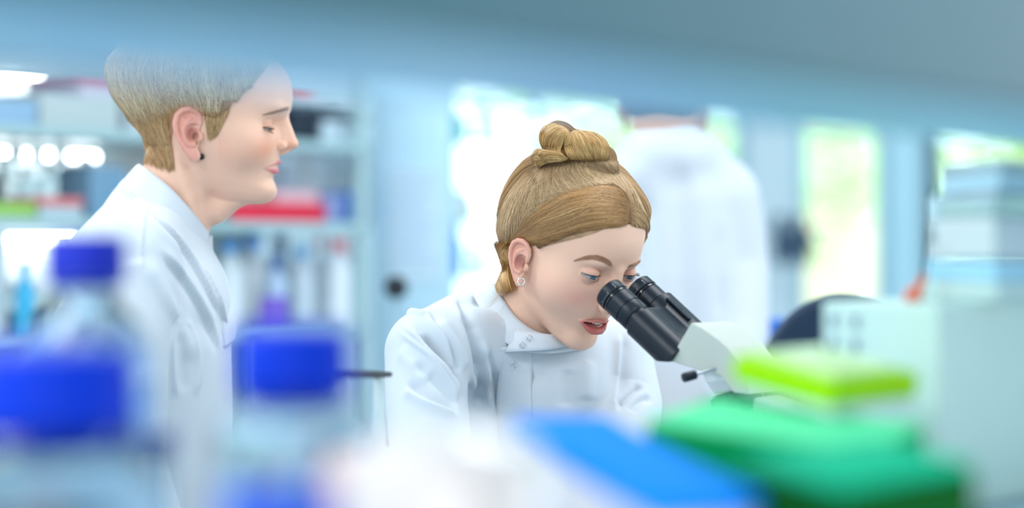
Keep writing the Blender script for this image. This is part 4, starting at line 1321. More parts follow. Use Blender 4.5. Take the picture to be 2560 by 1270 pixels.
def poly_prism(name, pts, axis_vec, mat, parent=None, bevel=0.0, segs=3):
    """closed polygon pts (world metres) pushed along axis_vec, optionally bevelled"""
    bm = bmesh.new()
    off = np.array(parent.location if parent else (0, 0, 0))
    a = [bm.verts.new(tuple(np.array(p) - off)) for p in pts]
    b = [bm.verts.new(tuple(np.array(p) + np.array(axis_vec) - off)) for p in pts]
    n = len(pts)
    bm.faces.new(a); bm.faces.new(b[::-1])
    for i in range(n): bm.faces.new((a[i], b[i], b[(i + 1) % n], a[(i + 1) % n]))
    bmesh.ops.recalc_face_normals(bm, faces=bm.faces)
    if bevel: bmesh.ops.bevel(bm, geom=bm.edges[:], offset=bevel, segments=segs, profile=.7, affect='EDGES')
    me = bpy.data.meshes.new(name); bm.to_mesh(me); bm.free(); me.materials.append(mat)
    o = put(bpy.data.objects.new(name, me), parent)
    sharp_by_angle(o, 30)
    return o

BLK = plain('instrument_black', (18, 25, 36), rough=.3, spec=.42, bump=.12, bscale=2600)
BLK2 = plain('instrument_black_gloss', (18, 20, 26), rough=.16, spec=.6)
CREAM = plain('instrument_cream', (188, 193, 184), rough=.42, bump=.12, bscale=2500)
GREYM = plain('instrument_grey', (226, 230, 230), rough=.35, bump=.1, bscale=2000)
STEEL = plain('polished_steel', (205, 208, 212), rough=.18, metal=1.0)
MARK = plain('white_marking', (225, 228, 230), rough=.5)
BENCH_Z = 0.90
MY = math.radians(53)
mh = np.array([math.sin(MY), -math.cos(MY), 0.0]); mp = np.array([math.cos(MY), math.sin(MY), 0.0]); mz = np.array([0, 0, 1.0])
ma = .793 * mh - .609 * mz
E1 = at(1519, 727, 2.915)
IPD = .063
E2 = E1 + mp * IPD + mz * .004
scopeO = at(1830, 900, 2.86); scopeO = np.array([scopeO[0], scopeO[1], BENCH_Z])
scope = empty('microscope', scopeO, 'cream and black binocular microscope the young woman looks into', 'microscope')
def cm(*v): return [x * .01 for x in v]
ep = [(0.0, .0), (.10, .9), (.02, 1.25), (-.05, 1.45), (0.0, 1.62), (.08, 1.78), (.2, 1.88), (1.38, 1.93), (1.44, 1.9), (1.47, 1.74), (1.56, 1.74), (1.58, 1.84), (1.84, 1.84), (1.86, 1.72), (1.95, 1.72), (1.98, 1.88), (3.72, 1.9), (3.76, 1.8), (3.82, 1.8), (3.86, 1.86), (5.2, 1.86), (5.3, 1.8), (5.36, 1.68), (5.8, 1.66), (6.6, 1.66)]
ring_prof = [(1.575, 1.8), (1.58, 1.85), (1.84, 1.85), (1.845, 1.8)]
for Ee in (E1, E2):
    e = lathe('eyepiece', Ee, ma, [(t * .01, r * .01) for t, r in ep], BLK, scope, n=64)
    e['label'] = 'black eyepiece with a white scale'
    k = lathe('eyepiece_ring', Ee, ma, [(t * .01, r * .01) for t, r in ring_prof], BLK2, scope, n=64, cap=False)
    lathe('eyepiece_lens', Ee - ma * .0002, ma, [(0.0, .0001), (.0008, .008), (.002, .0105)], plain('lens_glass', (30, 40, 60), rough=.05, spec=.8, coat=1), scope, n=32, cap=False)
    # scale: ticks and a zero printed round the dial
    uu = np.cross(ma, mz); uu /= np.linalg.norm(uu); vv = np.cross(uu, ma)      # vv points up
    Vv, Ff = [], []
    def quadmark(ang, t0, t1, w):
        b = len(Vv)
        for t in (t0, t1):
            for s in (-w, w):
                a_ = ang + s / 1.93
                Vv.append(Ee + ma * t * .01 + (uu * math.sin(a_) + vv * math.cos(a_)) * (.0193 + .00015))
        Ff.append((b, b + 1, b + 3, b + 2))
    for i, ang in enumerate(np.radians(np.arange(72, 130, 8))):
        if i == 99: continue
        quadmark(ang, 1.2 if i % 5 else 1.05, 1.32, .014)
    for ang in (.62,):
        for j in range(12):
            a0 = j / 12 * 6.283; a1 = (j + 1) / 12 * 6.283
            b = len(Vv)
            for r_, aa in ((.05, a0), (.078, a0), (.078, a1), (.05, a1)):
                a_ = ang + r_ * math.cos(aa) / 1.93 * .8
                Vv.append(Ee + ma * (.75 + r_ * math.sin(aa) * 1.3) * .01 + (uu * math.sin(a_) + vv * math.cos(a_)) * .01935)
            Ff.append((b, b + 1, b + 2, b + 3))
        quadmark(ang, 1.0, 1.3, .018)
    mesh_np('scale_marking', np.array(Vv), np.array(Ff), MARK, scope, smooth=False)
# twin-barrel housing
HP0 = E1 + ma * .059; HO = HP0
Rm = np.stack([mp, ma, np.cross(mp, ma)], 1)       # local x = across, y = down the tubes, z = underside/up
if Rm[2, 2] < 0: Rm[:, 2] *= -1
def toM(Wp): return (Wp - HO) @ Rm * 100
def fromM(P): return np.asarray(P, float) @ Rm.T * .01 + HO
def housing(P):
    x, y, z = P[:, 0], P[:, 1], P[:, 2]
    c1 = np.sqrt(x ** 2 + z ** 2) - 2.1
    c2 = np.sqrt((x - 6.3) ** 2 + (z - .3) ** 2) - 2.3
    pl_ = np.maximum(np.abs(x - 3.1) - 3.1, np.abs(z - .2) - 1.62)
    c1 = smax(c1, -y, .12); pl_ = smax(pl_, -(y + .35), .12); c2 = smax(c2, -(y + 2.2), .12)
    d1 = smin(smin(c1, pl_, .3), c2, .5)
    low = (z * .76 + y * .65)                       # oblique cut of the lower ends
    d1 = smax(d1, y - 7.2, .1)
    W_ = fromM(P)
    cut = ((BZ - W_[:, 2]) * 100)
    return smax(d1, cut.astype(np.float32), .1).astype(np.float32)
B_pt = at(1676, 900, 2.87)
BZ = B_pt[2] - .001
V, Q = sdf_mesh(housing, (-3, -3.2, -3), (9.4, 8, 3.4), .09)
mesh_np('eyepiece_housing', fromM(V), Q, BLK, scope)
hz = Rm[:, 2]
# raised panel on the farther barrel with a round mark
pc = HO + mp * .0585 + ma * .008 + hz * .0243
def obox(name, c_, ax, half, mat, parent, bevel=.0008):
    c_ = np.array(c_); X, Y, Zz = [np.array(a_) for a_ in ax]
    pts = [c_ - X * half[0] - Y * half[1] - Zz * half[2], c_ + X * half[0] - Y * half[1] - Zz * half[2], c_ + X * half[0] + Y * half[1] - Zz * half[2], c_ - X * half[0] + Y * half[1] - Zz * half[2]]
    return poly_prism(name, pts, Zz * 2 * half[2], mat, parent, bevel)
obox('marked_plate', pc, (mp, ma, hz), (.0095, .0205, .0012), BLK, scope)
Vt, Ft = torus_np(.0027, .00035, 30, 6)
Vt2 = Vt[:, 0:1] * mp + Vt[:, 2:3] * ma + Vt[:, 1:2] * hz
mesh_np('round_mark', Vt2 + pc + hz * .0013, Ft, BLK2, scope)
# cream prism head: side profile in the (forward, up) plane, wide across
U = .0482 * .01 * 1.0
A0 = at(1728, 806, 2.826)
prof = [(0, 0), (30, -12), (52.6, -25), (78, -40), (100, -56), (128, -85), (150, -122), (164, -170), (120, -166), (83, -128), (8, -112), (-66, -95)]
head_pts = [A0 + mh * x * U + mz * z * U for x, z in prof]
poly_prism('prism_head', head_pts, mp * .083, CREAM, scope, bevel=.0032, segs=4)
# round collar under the head, clamp screw, nosepiece
cx_ = A0 + mp * .0415 + mh * 62 * U; cx = np.array([cx_[0], cx_[1], A0[2] - 108 * U])
cc_ = cx + np.array([0, 0, .004])
lathe('collar_ring', cc_, (mh * .12 - mz), [(0, .037), (.008, .037), (.0086, .0355), (.020, .0325), (.0205, .0318), (.030, .027), (.034, .024)], GREYM, scope)
kn = at(1757, 931, 2.80); kd = at(1704, 946, 2.79) - kn; kd /= np.linalg.norm(kd)
lathe('clamp_shaft', kn - kd * .02, kd, [(0, .0016), (.03, .0016)], STEEL, scope, n=20)
lathe('clamp_knob', kn + kd * .0085, kd, [(0, .003), (.001, .0052), (.003, .0056), (.016, .0056), (.0175, .0050), (.018, .0)], BLK, scope, n=24)
np_c = cc_ + mh * .004 - mz * .034
lathe('nosepiece', np_c, (mh * .25 - mz), [(0, .026), (.004, .031), (.012, .032), (.018, .028), (.026, .012)], BLK2, scope)
for k in range(4):
    b = k * math.pi / 2 + .5
    dirn = -mz * .86 + (mh * math.cos(b) + mp * math.sin(b)) * .42
    lathe('objective_lens', np_c - mz * .016 + (mh * math.cos(b) + mp * math.sin(b)) * .016, dirn, [(0, .011), (.018, .011), (.019, .0095), (.032, .0095), (.036, .006), (.040, .004)], STEEL, scope, n=32)
# arm, stage, condenser, foot
hb = np.array([cx[0], cx[1], 0])
armp = [(.045, 1.135), (.085, 1.125), (.13, 1.09), (.145, 1.02), (.145, .935), (.085, .935), (.085, 1.03), (.07, 1.075), (.045, 1.09)]
poly_prism('stand_arm', [hb + mh * x + mz * z - mp * .028 for x, z in armp], mp * .056, CREAM, scope, bevel=.006)
poly_prism('stand_foot', [hb + mh * x + mp * y + mz * BENCH_Z for x, y in ((-.09, -.075), (-.09, .075), (.15, .085), (.17, .05), (.17, -.05), (.15, -.085))], mz * .035, CREAM, scope, bevel=.006)
poly_prism('stage', [hb + mh * x + mp * y + mz * 1.005 for x, y in ((-.08, -.08), (-.08, .08), (.09, .08), (.09, -.08))], mz * .012, BLK, scope, bevel=.002)
lathe('condenser', hb + mz * 1.004, -mz, [(0, .02), (.01, .022), (.04, .022), (.045, .012)], BLK2, scope)
lathe('field_lamp', hb + mz * .935, mz, [(0, .026), (.012, .026), (.013, .020)], BLK2, scope)
for s in (-1, 1):
    lathe('focus_knob', hb + mh * .115 + mz * .965 + mp * .028 * s, mp * s, [(0, .022), (.002, .024), (.018, .024), (.02, .022), (.0205, .014), (.03, .014), (.031, .012)], BLK, scope)

# ------------------------------------------------------------------ the room
def box(name, c_, size, mat, parent=None, rz=0.0, bevel=.002, kind=None, label=None, cat=None, group=None, ax=None):
    """upright box: centre of its base, size (x, y, z), turned rz about z"""
    X = np.array([math.cos(rz), math.sin(rz), 0]); Y = np.array([-math.sin(rz), math.cos(rz), 0]); Z = np.array([0, 0, 1.0])
    if ax is not None: X, Y, Z = ax
    c_ = np.array(c_, float); sx, sy, sz = size
    pts = [c_ - X * sx / 2 - Y * sy / 2, c_ + X * sx / 2 - Y * sy / 2, c_ + X * sx / 2 + Y * sy / 2, c_ - X * sx / 2 + Y * sy / 2]
    o = poly_prism(name, pts, Z * sz, mat, parent, bevel if bevel else 0.0, 2)
    if kind: o['kind'] = kind
    tag(o, label, cat, group)
    return o
WALLM = plain('wall_paint', (216, 232, 240), rough=.7, noise=.02, nscale=3)
FLOORM = plain('floor_vinyl', (150, 165, 175), rough=.35, noise=.05, nscale=12)
CEILM = plain('ceiling_paint', (225, 235, 240), rough=.8)
FRAMEM = plain('window_frame_paint', (176, 212, 228), rough=.4)
DARKF = plain('dark_rubber_seal', (20, 70, 84), rough=.5)
box('floor', (.4, 3.2, -.1), (7.6, 12.6, .1), FLOORM, kind='structure', bevel=0)
box('ceiling', (.4, 3.2, 2.8), (7.6, 12.6, .1), CEILM, kind='structure', bevel=0)
box('wall_left', (-3.35, 3.2, 0), (.1, 12.6, 2.8), WALLM, kind='structure', bevel=0)
box('wall_right', (4.15, 3.2, 0), (.1, 12.6, 2.8), WALLM, kind='structure', bevel=0)
box('wall_front', (.4, -3.05, 0), (7.4, .1, 2.8), WALLM, kind='structure', bevel=0)
WY = 8.2
def wx(px, y=WY): return (px - 1280) / FPX * y
def wz(py, y=WY): return CAM[2] - (py - 635) / FPX * y
# back wall: solid on the left, posts, sill and head around the windows
def wall_piece(name, x0, x1, z0, z1, y=WY, t=.12, mat=WALLM):
    return box(name, ((x0 + x1) / 2, y + t / 2, z0), (x1 - x0, t, z1 - z0), mat, kind='structure', bevel=0)
wall_piece('wall_back', -3.3, wx(1120), 0, 2.8)
wall_piece('wall_back_sill', wx(1120), 4.1, 0, .86)
wall_piece('wall_back_head', wx(1120), 4.1, 2.45, 2.8)
wall_piece('wall_back_pier', wx(1868), wx(1990), .86, 2.45, mat=WALLM)
GLASS = plain('window_glass', (240, 250, 252), rough=.0, trans=1.0, ior=1.01, spec=.2)
def window(name, x0, x1, mull=()):
    e = empty(name, (x0, WY, .86)); e['kind'] = 'structure'
    w = .035
    for (a, b, c1, d1) in ((x0, x1, .86, .86 + w * 1.6), (x0, x1, 2.45 - w, 2.45), (x0, x0 + w, .86, 2.45), (x1 - w, x1, .86, 2.45)):
        box('window_frame', ((a + b) / 2, WY + .06, c1), (b - a, .07, d1 - c1), FRAMEM, e, bevel=.003)
    for m_ in mull:
        box('window_frame', (m_, WY + .06, .86), (w, .06, 1.59), FRAMEM, e, bevel=.003)
    box('window_glass', ((x0 + x1) / 2, WY + .06, .9), (x1 - x0 - .04, .006, 1.5), GLASS, e, bevel=0)
    return e
window('window_1', wx(1120), wx(1868), mull=[wx(1342)])
window('window_2', wx(1990), wx(2225))
window('window_3', wx(2335), 4.1, mull=[wx(2800)])
wall_piece('wall_back_post', wx(2225), wx(2322), .86, 2.45, t=.16, mat=plain('post_paint', (196, 236, 250), rough=.5))
box('trim_1', (wx(2329), WY - .02, .86), (.022, .06, 1.59), DARKF, kind='structure')
# pillar beside the shelving
PX0, PX1, PYD = 932, 1128, 5.75
box('wall_pillar', ((wx(PX0, PYD) + wx(PX1, PYD)) / 2, PYD + .13, 0), (wx(PX1, PYD) - wx(PX0, PYD), .26, 2.8), plain('pillar_paint', (190, 222, 238), rough=.6), kind='structure', bevel=.004)

# outdoors
GRASS = plain('lawn', (150, 176, 120), rough=.9, noise=.25, nscale=4)
g_ = box('ground_outside', (0, 24, -.6), (60, 30, .1), GRASS, kind='structure', bevel=0)
LEAF = {}
def tree(x, y, h, r, rgb, seed, label, loose=.75):
    rg = np.random.RandomState(seed)
    t = empty('tree', (x, y, -.5), label, 'tree', None)
    lathe('trunk', (x, y, -.5), (0, 0, 1), [(0, .16), (h * .35, .11), (h * .7, .05)], plain('bark', (120, 104, 84), rough=.9, noise=.3), t, n=14)
    n = 2600
    u = rg.randn(n, 3); u /= np.linalg.norm(u, axis=1)[:, None]
    lobes = rg.randn(16, 3) * np.array([r * .42, r * .42, h * .17])
    k = rg.randint(0, 16, n)
    P = lobes[k] + u * (rg.rand(n, 1) ** .4) * r * .42 + np.array([0, 0, h * .68])
    s = rg.uniform(.05, .12, n)
    a = rg.randn(n, 3); a /= np.linalg.norm(a, axis=1)[:, None]
    b = np.cross(a, rg.randn(n, 3)); b /= np.linalg.norm(b, axis=1)[:, None] + 1e-6
    c_ = P + np.array([x, y, -.5])
    V = np.stack([c_ - a * s[:, None], c_ + b * s[:, None] * .5, c_ + a * s[:, None], c_ - b * s[:, None] * .5], 1).reshape(-1, 3)
    F = np.arange(n * 4).reshape(n, 4)
    nm = 'leaf_%d_%d_%d' % rgb
    m = plain(nm, rgb, rough=.7)
    mesh_np('foliage', V, F, m, t, smooth=False)
    return t
tr = [(.9, 15.5, 3.9, 1.5, (206, 222, 186), 'pale green tree outside, behind the gap left of the window mullion'), (-2.6, 19, 5.0, 2.0, (190, 212, 180), 'tall green tree outside seen behind the pillar side window'),
      (3.3, 14, 3.4, 1.1, (214, 226, 176), 'yellow green tree outside the window left of the cyan post'), (5.6, 17.5, 4.4, 1.7, (196, 216, 184), 'green tree outside the window right of the cyan post'),
      (2.6, 23.5, 6.2, 2.4, (206, 220, 200), 'tall pale tree behind the others outside the cyan post window')]
for i, (x, y, h, r, rgb, lab) in enumerate(tr): tree(x, y, h, r, rgb, 40 + i, lab)
hs = empty('building', (2.3, 27, -.5), 'pinkish rendered building outside, low between the trees', 'building')
box('facade', (2.75, 28, -.5), (2.6, 2.0, 3.2), plain('render_pink', (236, 206, 190), rough=.8), hs)
box('roof', (2.75, 28, 2.7), (2.9, 2.3, .25), plain('roof_tile', (200, 170, 160), rough=.8), hs)

# ------------------------------------------------------------------ wall shelving on the left
U0 = np.array([-1.0, 4.7]); e1 = np.array([.595, .804]); e1 /= np.linalg.norm(e1); nb_ = np.array([-e1[1], e1[0]])
URZ = math.atan2(e1[1], e1[0])
def on_unit(px, z, back=.0):
    """point on the shelving: along the view column px, 'back' metres in from the front edge"""
    u = (px - 1280) / FPX
    o = U0 + nb_ * back
    t = (u * o[1] - o[0]) / (e1[0] - u * e1[1])
    p = o + e1 * t
    return np.array([p[0], p[1], z])
def unit_z(py, px, back=.0):
    p = on_unit(px, 0, back)
    return CAM[2] - (py - 635) / FPX * p[1]
STEELS = plain('shelf_enamel', (168, 196, 200), rough=.3)
shelfu = empty('shelving_unit', (*on_unit(500, 0, .15)[:2], 0), 'long pale enamel shelving unit full of laboratory boxes and bottles', 'shelving')
SL = 1.98
UC = on_unit(920, 0, 0)[:2] - e1 * SL / 2      # middle of the unit's front edge
def uc(back, s=0.0, z=0.0):
    q = UC + nb_ * back + e1 * s
    return np.array([q[0], q[1], z])
def board(z, name='shelf_board', depth=.36, th=.022, px=470):
    p = uc(depth / 2, 0, z - th)
    return box(name, p, (SL, depth, th), STEELS, shelfu, rz=URZ)
BZs = [1.79, 1.555, 1.372, 1.13, .90, .45, .1]
for z in BZs: board(z)
for s in (-1, 1):
    for bk in (.012, .348):
        q = uc(bk, s * (SL / 2 - .015))
        box('upright', (q[0], q[1], 0), (.03, .024, 2.05), STEELS, shelfu, rz=URZ)
c_ = uc(.366); box('back_panel', (c_[0], c_[1], .1), (SL, .006, 1.95), plain('panel_pale', (232, 240, 240), rough=.5), shelfu, rz=URZ)

def shelf_box(px0, px1, py0, zb, rgb, label, lidrgb=None, cat='box', back=.05, name='storage_box', depth=.2, lidh=.02, group=None, rough=.5):
    pm = (px0 + px1) / 2
    p0, p1 = on_unit(px0, zb, back), on_unit(px1, zb, back)
    L = np.linalg.norm((p1 - p0)[:2]); m_ = (p0 + p1) / 2
    zt = unit_z(py0, pm, back)
    zb = zb + .0008
    h = max(.015, zt - zb)
    c_ = m_[:2] + nb_ * depth / 2
    e = empty(name, (c_[0], c_[1], zb), label, cat, group)
    mat = plain('box_%d_%d_%d' % rgb, rgb, rough=rough)
    box('body', (c_[0], c_[1], zb), (L * .98, depth, h - (lidh if lidrgb else 0)), mat, e, rz=URZ, bevel=.004)
    if lidrgb:
        box('lid', (c_[0], c_[1], zb + h - lidh), (L * 1.0, depth * 1.02, lidh), plain('box_%d_%d_%d' % lidrgb, lidrgb, rough=.4), e, rz=URZ, bevel=.004)
    return e
Z1b, Z2b, Z3b, Z4b = BZs[1], BZs[2], BZs[3], BZs[4]
LB = [(-40, 95, 248, Z1b, (150, 184, 214), 'pale blue storage box on the upper board, far end behind the cropped hair', None),
      (100, 300, 236, Z1b, (188, 200, 202), 'grey storage bin on the upper board behind the cropped hair', None),
      (725, 800, 262, Z1b, (18, 30, 48), 'dark navy box on the upper board beside the forehead', None),
      (806, 925, 282, Z1b, (196, 214, 226), 'pale grey folded carton beside the dark navy box', (40, 54, 66)),
      (560, 690, 250, Z1b, (206, 214, 220), 'white carton on the upper board hidden behind the face', None),
      (320, 480, 240, Z1b, (196, 204, 214), 'off-white carton on the upper board behind the head', None),
      (575, 815, 510, Z2b, (232, 24, 66), 'long low crimson tray on the middle board below the chin', None),
      (820, 860, 486, Z2b, (150, 164, 214), 'lilac box between the crimson tray and the blue box', None),
      (866, 912, 480, Z2b, (52, 128, 220), 'bright blue box at the right end of the middle board', None),
      (548, 574, 514, Z2b, (16, 104, 72), 'dark green box at the left end of the crimson tray', None),
      (-60, 92, 505, Z2b, (150, 196, 96), 'light green box on the middle board at the far left', None),
      (100, 208, 492, Z2b, (184, 204, 214), 'pale blue-grey box with a red lid on the middle board', (214, 120, 120)),
      (226, 315, 415, Z2b, (112, 150, 178), 'slate blue box on the middle board behind the collar', None),
      (318, 420, 450, Z2b, (196, 210, 216), 'white box on the middle board behind the neck', None)]
for px0, px1, py0, zb, rgb, lab, lid in LB: shelf_box(px0, px1, py0, zb, rgb, lab, lid, **(dict(back=.02, depth=.1) if (zb == Z2b and px0 < 400) else {}))
# boxes resting on other boxes
shelf_box(690, 800, 478, unit_z(509, 745, .05) , (246, 196, 206), 'pale pink box lying on the crimson tray', back=.07, depth=.14)
shelf_box(735, 782, 214, unit_z(240, 758, .05), (236, 96, 96), 'small red box on top of the white carton by the forehead', back=.07, depth=.1)
shelf_box(722, 930, 240, unit_z(262, 820, .05) + .0, (206, 218, 224), 'flat off-white box lying across the dark navy box', back=.07, depth=.16)
shelf_box(200, 300, 188, unit_z(236, 200, .05), (214, 206, 222), 'lilac box with a red lid stacked on the grey bin', (206, 120, 140), back=.07, depth=.16)
# bags and cartons further back on the middle board
shelf_box(770, 930, 364, Z2b, (246, 248, 248), 'large white carton at the back of the middle board', back=.255, depth=.05)
shelf_box(600, 745, 400, Z2b, (226, 234, 240), 'pale carton at the back of the middle board above the pink box', back=.262, depth=.03)
# left column of the lower boards
shelf_box(-60, 20, 580, Z3b, (214, 226, 232), 'tall white carton on the lower board at the far left', back=.08)

def bottle(c_, r, h, cap_rgb, label, body='glass', cap_r=None, group=None, cat='bottle', name='bottle', liquid=None, neck=.5, capname='cap', n=28, caph=None):
    e = empty(name, c_, label, cat, group)
    cr = cap_r or r * .5
    ch = caph or min(.03, h * .18)
    bh = h - ch
    prof = [(0, r * .9), (.004, r), (bh * (1 - neck * .55), r), (bh * (1 - neck * .35), r * .9), (bh * (1 - neck * .16), cr * 1.05), (bh * (1 - neck * .1), cr * .88), (bh + ch * .6, cr * .85)]
    if body == 'glass': m_ = plain('bottle_glass', (236, 246, 250), rough=.02, trans=1.0, ior=1.33, spec=.6)
    else: m_ = plain('bottle_plastic_%d_%d_%d' % body, body, rough=.35)
    lathe('bottle_body', c_, (0, 0, 1), prof, m_, e, n=n)
    if liquid:
        lh = bh * .55
        lathe('liquid', (c_[0], c_[1], c_[2] + .003), (0, 0, 1), [(0, r * .86), (lh, r * .94)], plain('liquid_%d_%d_%d' % liquid, liquid, rough=.05, trans=.6), e, n=n)
    lathe(capname, (c_[0], c_[1], c_[2] + bh), (0, 0, 1), [(0, cr), (.002, cr * 1.04), (ch * .9, cr * 1.04), (ch, cr * .95), (ch + .0005, .0)], plain('cap_%d_%d_%d' % cap_rgb, cap_rgb, rough=.3), e, n=n)
    return e
# bottles and jugs on the lower board, right of the coat
def ub(px, z, back): return on_unit(px, z + .001, back)
JB = [(575, .1, .030, .20, (70, 160, 230), (232, 240, 246), 'white wash bottle with a sky blue cap nearest the coat'),
      (632, .14, .034, .208, (110, 170, 240), (236, 242, 246), 'white wash bottle with a light blue cap, second from the coat'),
      (690, .07, .024, .165, (30, 90, 170), (190, 214, 240), 'pale blue bottle with a dark blue cap on the lower board'),
      (700, .22, .03, .212, (36, 84, 160), (226, 236, 244), 'tall white bottle with a navy spout at the back of the lower board'),
      (752, .12, .032, .19, (120, 190, 240), (222, 234, 246), 'squat clear-white jug with a pale blue cap'),
      (800, .26, .018, .212, (236, 130, 140), (236, 240, 244), 'tall white bottle with a pink cap on the lower board'),
      (846, .05, .03, .205, (230, 96, 110), (232, 238, 246), 'white bottle with a red cap near the right end'),
      (872, .2, .022, .17, (214, 226, 236), (214, 228, 244), 'pale bottle with a white cap at the right end')]
for px, bk, r, h, cap, bod, lab in JB: bottle(ub(px, Z3b, bk), r, h, cap, lab, body=bod, cap_r=r * .55)
b_ = ub(690, 0, .04)
shelf_box(672, 722, 742, Z3b + .0, (120, 90, 200), 'small box with a violet label in front of the bottles', back=.01, depth=.03)
# glassware that catches the light, far left of the middle and lower boards
ORD = ['first', 'second', 'third', 'fourth', 'fifth', 'sixth', 'seventh', 'eighth', 'ninth']
GL = [(8, .06, .028, .13), (40, .12, .03, .15), (66, .05, .022, .11), (92, .14, .03, .15), (122, .07, .026, .125), (150, .15, .03, .15), (176, .06, .024, .12), (214, .12, .026, .14), (214, .04, .018, .09)]
for i, (px, bk, r, h) in enumerate(GL):
    zz = Z2b if i not in (1, 3, 5) else Z2b
    bottle(ub(px, zz, bk + .12), r, h, (240, 244, 246), 'clear glass bottle with a white cap in the bright glassware, %s from the far end' % ORD[i], group='clear bottles on the middle board', cap_r=r * .6)
bottle(ub(62, Z3b + .0, .05), .02, .155, (30, 160, 220), 'slim white bottle with a cyan sleeve at the far left', body=(60, 180, 226))
for i, (px, bk, lab) in enumerate(((38, .1, 'clear bottle of blue liquid, left one of the pair by the bottle shoulder'), (88, .12, 'clear bottle of blue liquid, right one of the pair by the bottle shoulder'))):
    bottle(ub(px, Z3b, bk), .03, .115, (236, 240, 244), lab, liquid=(30, 130, 210), cap_r=.014)
# glowing strips added to brighten the boards and their glassware
def glow(name, rgb, power):
    m, nt, b = mat_new(name)
    b.inputs['Emission Color'].default_value = srgb(*rgb); b.inputs['Emission Strength'].default_value = power
    return m
ADDED_GLOW = glow('added_glow', (250, 252, 255), 9.0)
def strip(px0, px1, z, lab, back=.325, w=1.0):
    p0, p1 = on_unit(px0, z, back), on_unit(px1, z, back); m_ = (p0 + p1) / 2; L = np.linalg.norm(p1 - p0)
    e = empty('added_glow_strip', (m_[0], m_[1], z - .03), lab, 'lamp')
    box('strip_housing', (m_[0], m_[1], z - .012), (L, .034 * w, .011), STEELS, e, rz=URZ)
    box('strip_glow', (m_[0], m_[1], z - .012 - .012 * w), (L * .98, .028 * w, .012 * w), ADDED_GLOW, e, rz=URZ)
strip(-60, 235, Z1b - .023, 'added glowing strip under the upper board above the bright glassware')
strip(590, 650, Z1b - .023, 'added glowing strip under the upper board above the pink box', back=.312)
strip(-60, 180, Z2b - .023, 'added glowing strip under the middle board at the far left')
strip(8, 92, unit_z(178, 50, .3) + .012, 'short added glowing strip fixed to the back panel at the upper left', back=.33)
# notice on the pillar, and a black sensor on a thin stalk
nt = box('notice', (wx(1040, PYD - .003), PYD - .004, wz(700, PYD)), (wx(1105, PYD) - wx(975, PYD), .002, wz(420, PYD) - wz(700, PYD)), plain('paper', (206, 226, 240), rough=.6), bevel=0)
tag(nt, 'pale printed notice sheet on the blue pillar', 'notice')
LINE = plain('print_grey', (160, 190, 212), rough=.7)
for k in range(11):
    y_ = PYD - .0055
    ln = box('text_line', ((wx(985, PYD) + wx(1095 - (k * 37 % 30), PYD)) / 2, y_, wz(440 + k * 23, PYD)), (wx(1095 - (k * 37 % 30), PYD) - wx(985, PYD), .0006, .006), LINE, None, bevel=0)
    ln.parent = nt
sp = at(990, 718, 4.9)
sens = empty('desk_fan', (sp[0], sp[1], .901), 'small round black desk fan on a thin pale stalk before the pillar', 'fan')
lathe('fan_head', sp + np.array([0, -.02, 0]), (0, 1, 0), [(0, .004), (.002, .019), (.012, .024), (.03, .024), (.04, .012)], plain('black_plastic', (12, 22, 32), rough=.4), sens, n=28)
lathe('stalk', (sp[0], sp[1] + .01, .905), (0, 0, 1), [(0, .004), (sp[2] - .915, .004)], plain('pale_metal', (150, 180, 196), rough=.3), sens, n=12)
lathe('base', (sp[0], sp[1] + .01, .9), (0, 0, 1), [(0, .05), (.012, .05), (.016, .03)], plain('black_plastic', (12, 22, 32)), sens, n=28)
# middle bench behind the figures
BT = plain('bench_laminate', (176, 204, 222), rough=.3)
mb = empty('back_bench', (.2, 4.75, 0), 'pale blue laminate bench behind the seated figure', 'bench')
box('worktop', (.63, 4.75, .87), (2.1, .6, .03), BT, mb)
for x in (-.2, .45, 1.1): box('cabinet', (x + .18, 4.78, 0), (.63, .5, .869), plain('cabinet_white', (214, 226, 234), rough=.4), mb)

# ------------------------------------------------------------------ third figure, seen from behind
TP = Place(1690, 500, 4.3); t_ = TP.c
third = empty('person', (TP.o[0], TP.o[1], 0), 'person in a white coat seen from behind, standing by the windows', 'person')
def coat_t(P):
    P = np.asarray(P)
    d = chain(squash(P, (1, 1.25, 1)), [t_(1690, 520, 0), t_(1700, 700, 0), t_(1710, 1200, 0), t_(1715, 1800, 0)], [10.5, 11.6, 12.8, 14.5])
    d = smin(d, seg(P, t_(1665, 345, 0), t_(1606, 450, -2), 4.4, 6.0), 2.4)
    d = smin(d, seg(P, t_(1690, 350, 0), t_(1790, 470, 3), 4.6, 6.2), 2.4)
    d = smin(d, ell(P, t_(1676, 392, -3), (8, 6, 6.5)), 2.5)
    a = chain(P, [t_(1812, 500, 2), t_(1846, 660, 2), t_(1850, 830, -3), t_(1830, 980, -10)], [6.4, 5.6, 5.2, 4.6])
    d = smin(d, a, 1.5)
    a = chain(P, [t_(1592, 480, 0), t_(1568, 680, -1), t_(1560, 900, -6)], [6.0, 5.5, 5.0])
    d = smin(d, a, 1.5)
    return smax(d, -chain(P, [t_(1662, 200, 0), t_(1664, 262, 0)], [4.8, 4.8]), .5).astype(np.float32)
V, Q = sdf_mesh(coat_t, (-24, -26, -100), (24, 26, 22), .6)
TS = [('g', [(1700, 380), (1705, 600), (1715, 900)], 1.6, -.6), ('g', [(1640, 420), (1650, 640), (1660, 900)], 1.6, .6), ('g', [(1760, 420), (1765, 640), (1775, 900)], 1.5, .6), ('g', [(1600, 480), (1620, 700), (1640, 900)], 1.4, -.5), ('g', [(1800, 560), (1800, 800)], 1.2, -.5)]
V = sculpt(V, coat_t, TP, TS)
mesh_np('lab_coat', TP.w(V), Q, COAT, third, np.tile(COATC, (len(V), 1)))
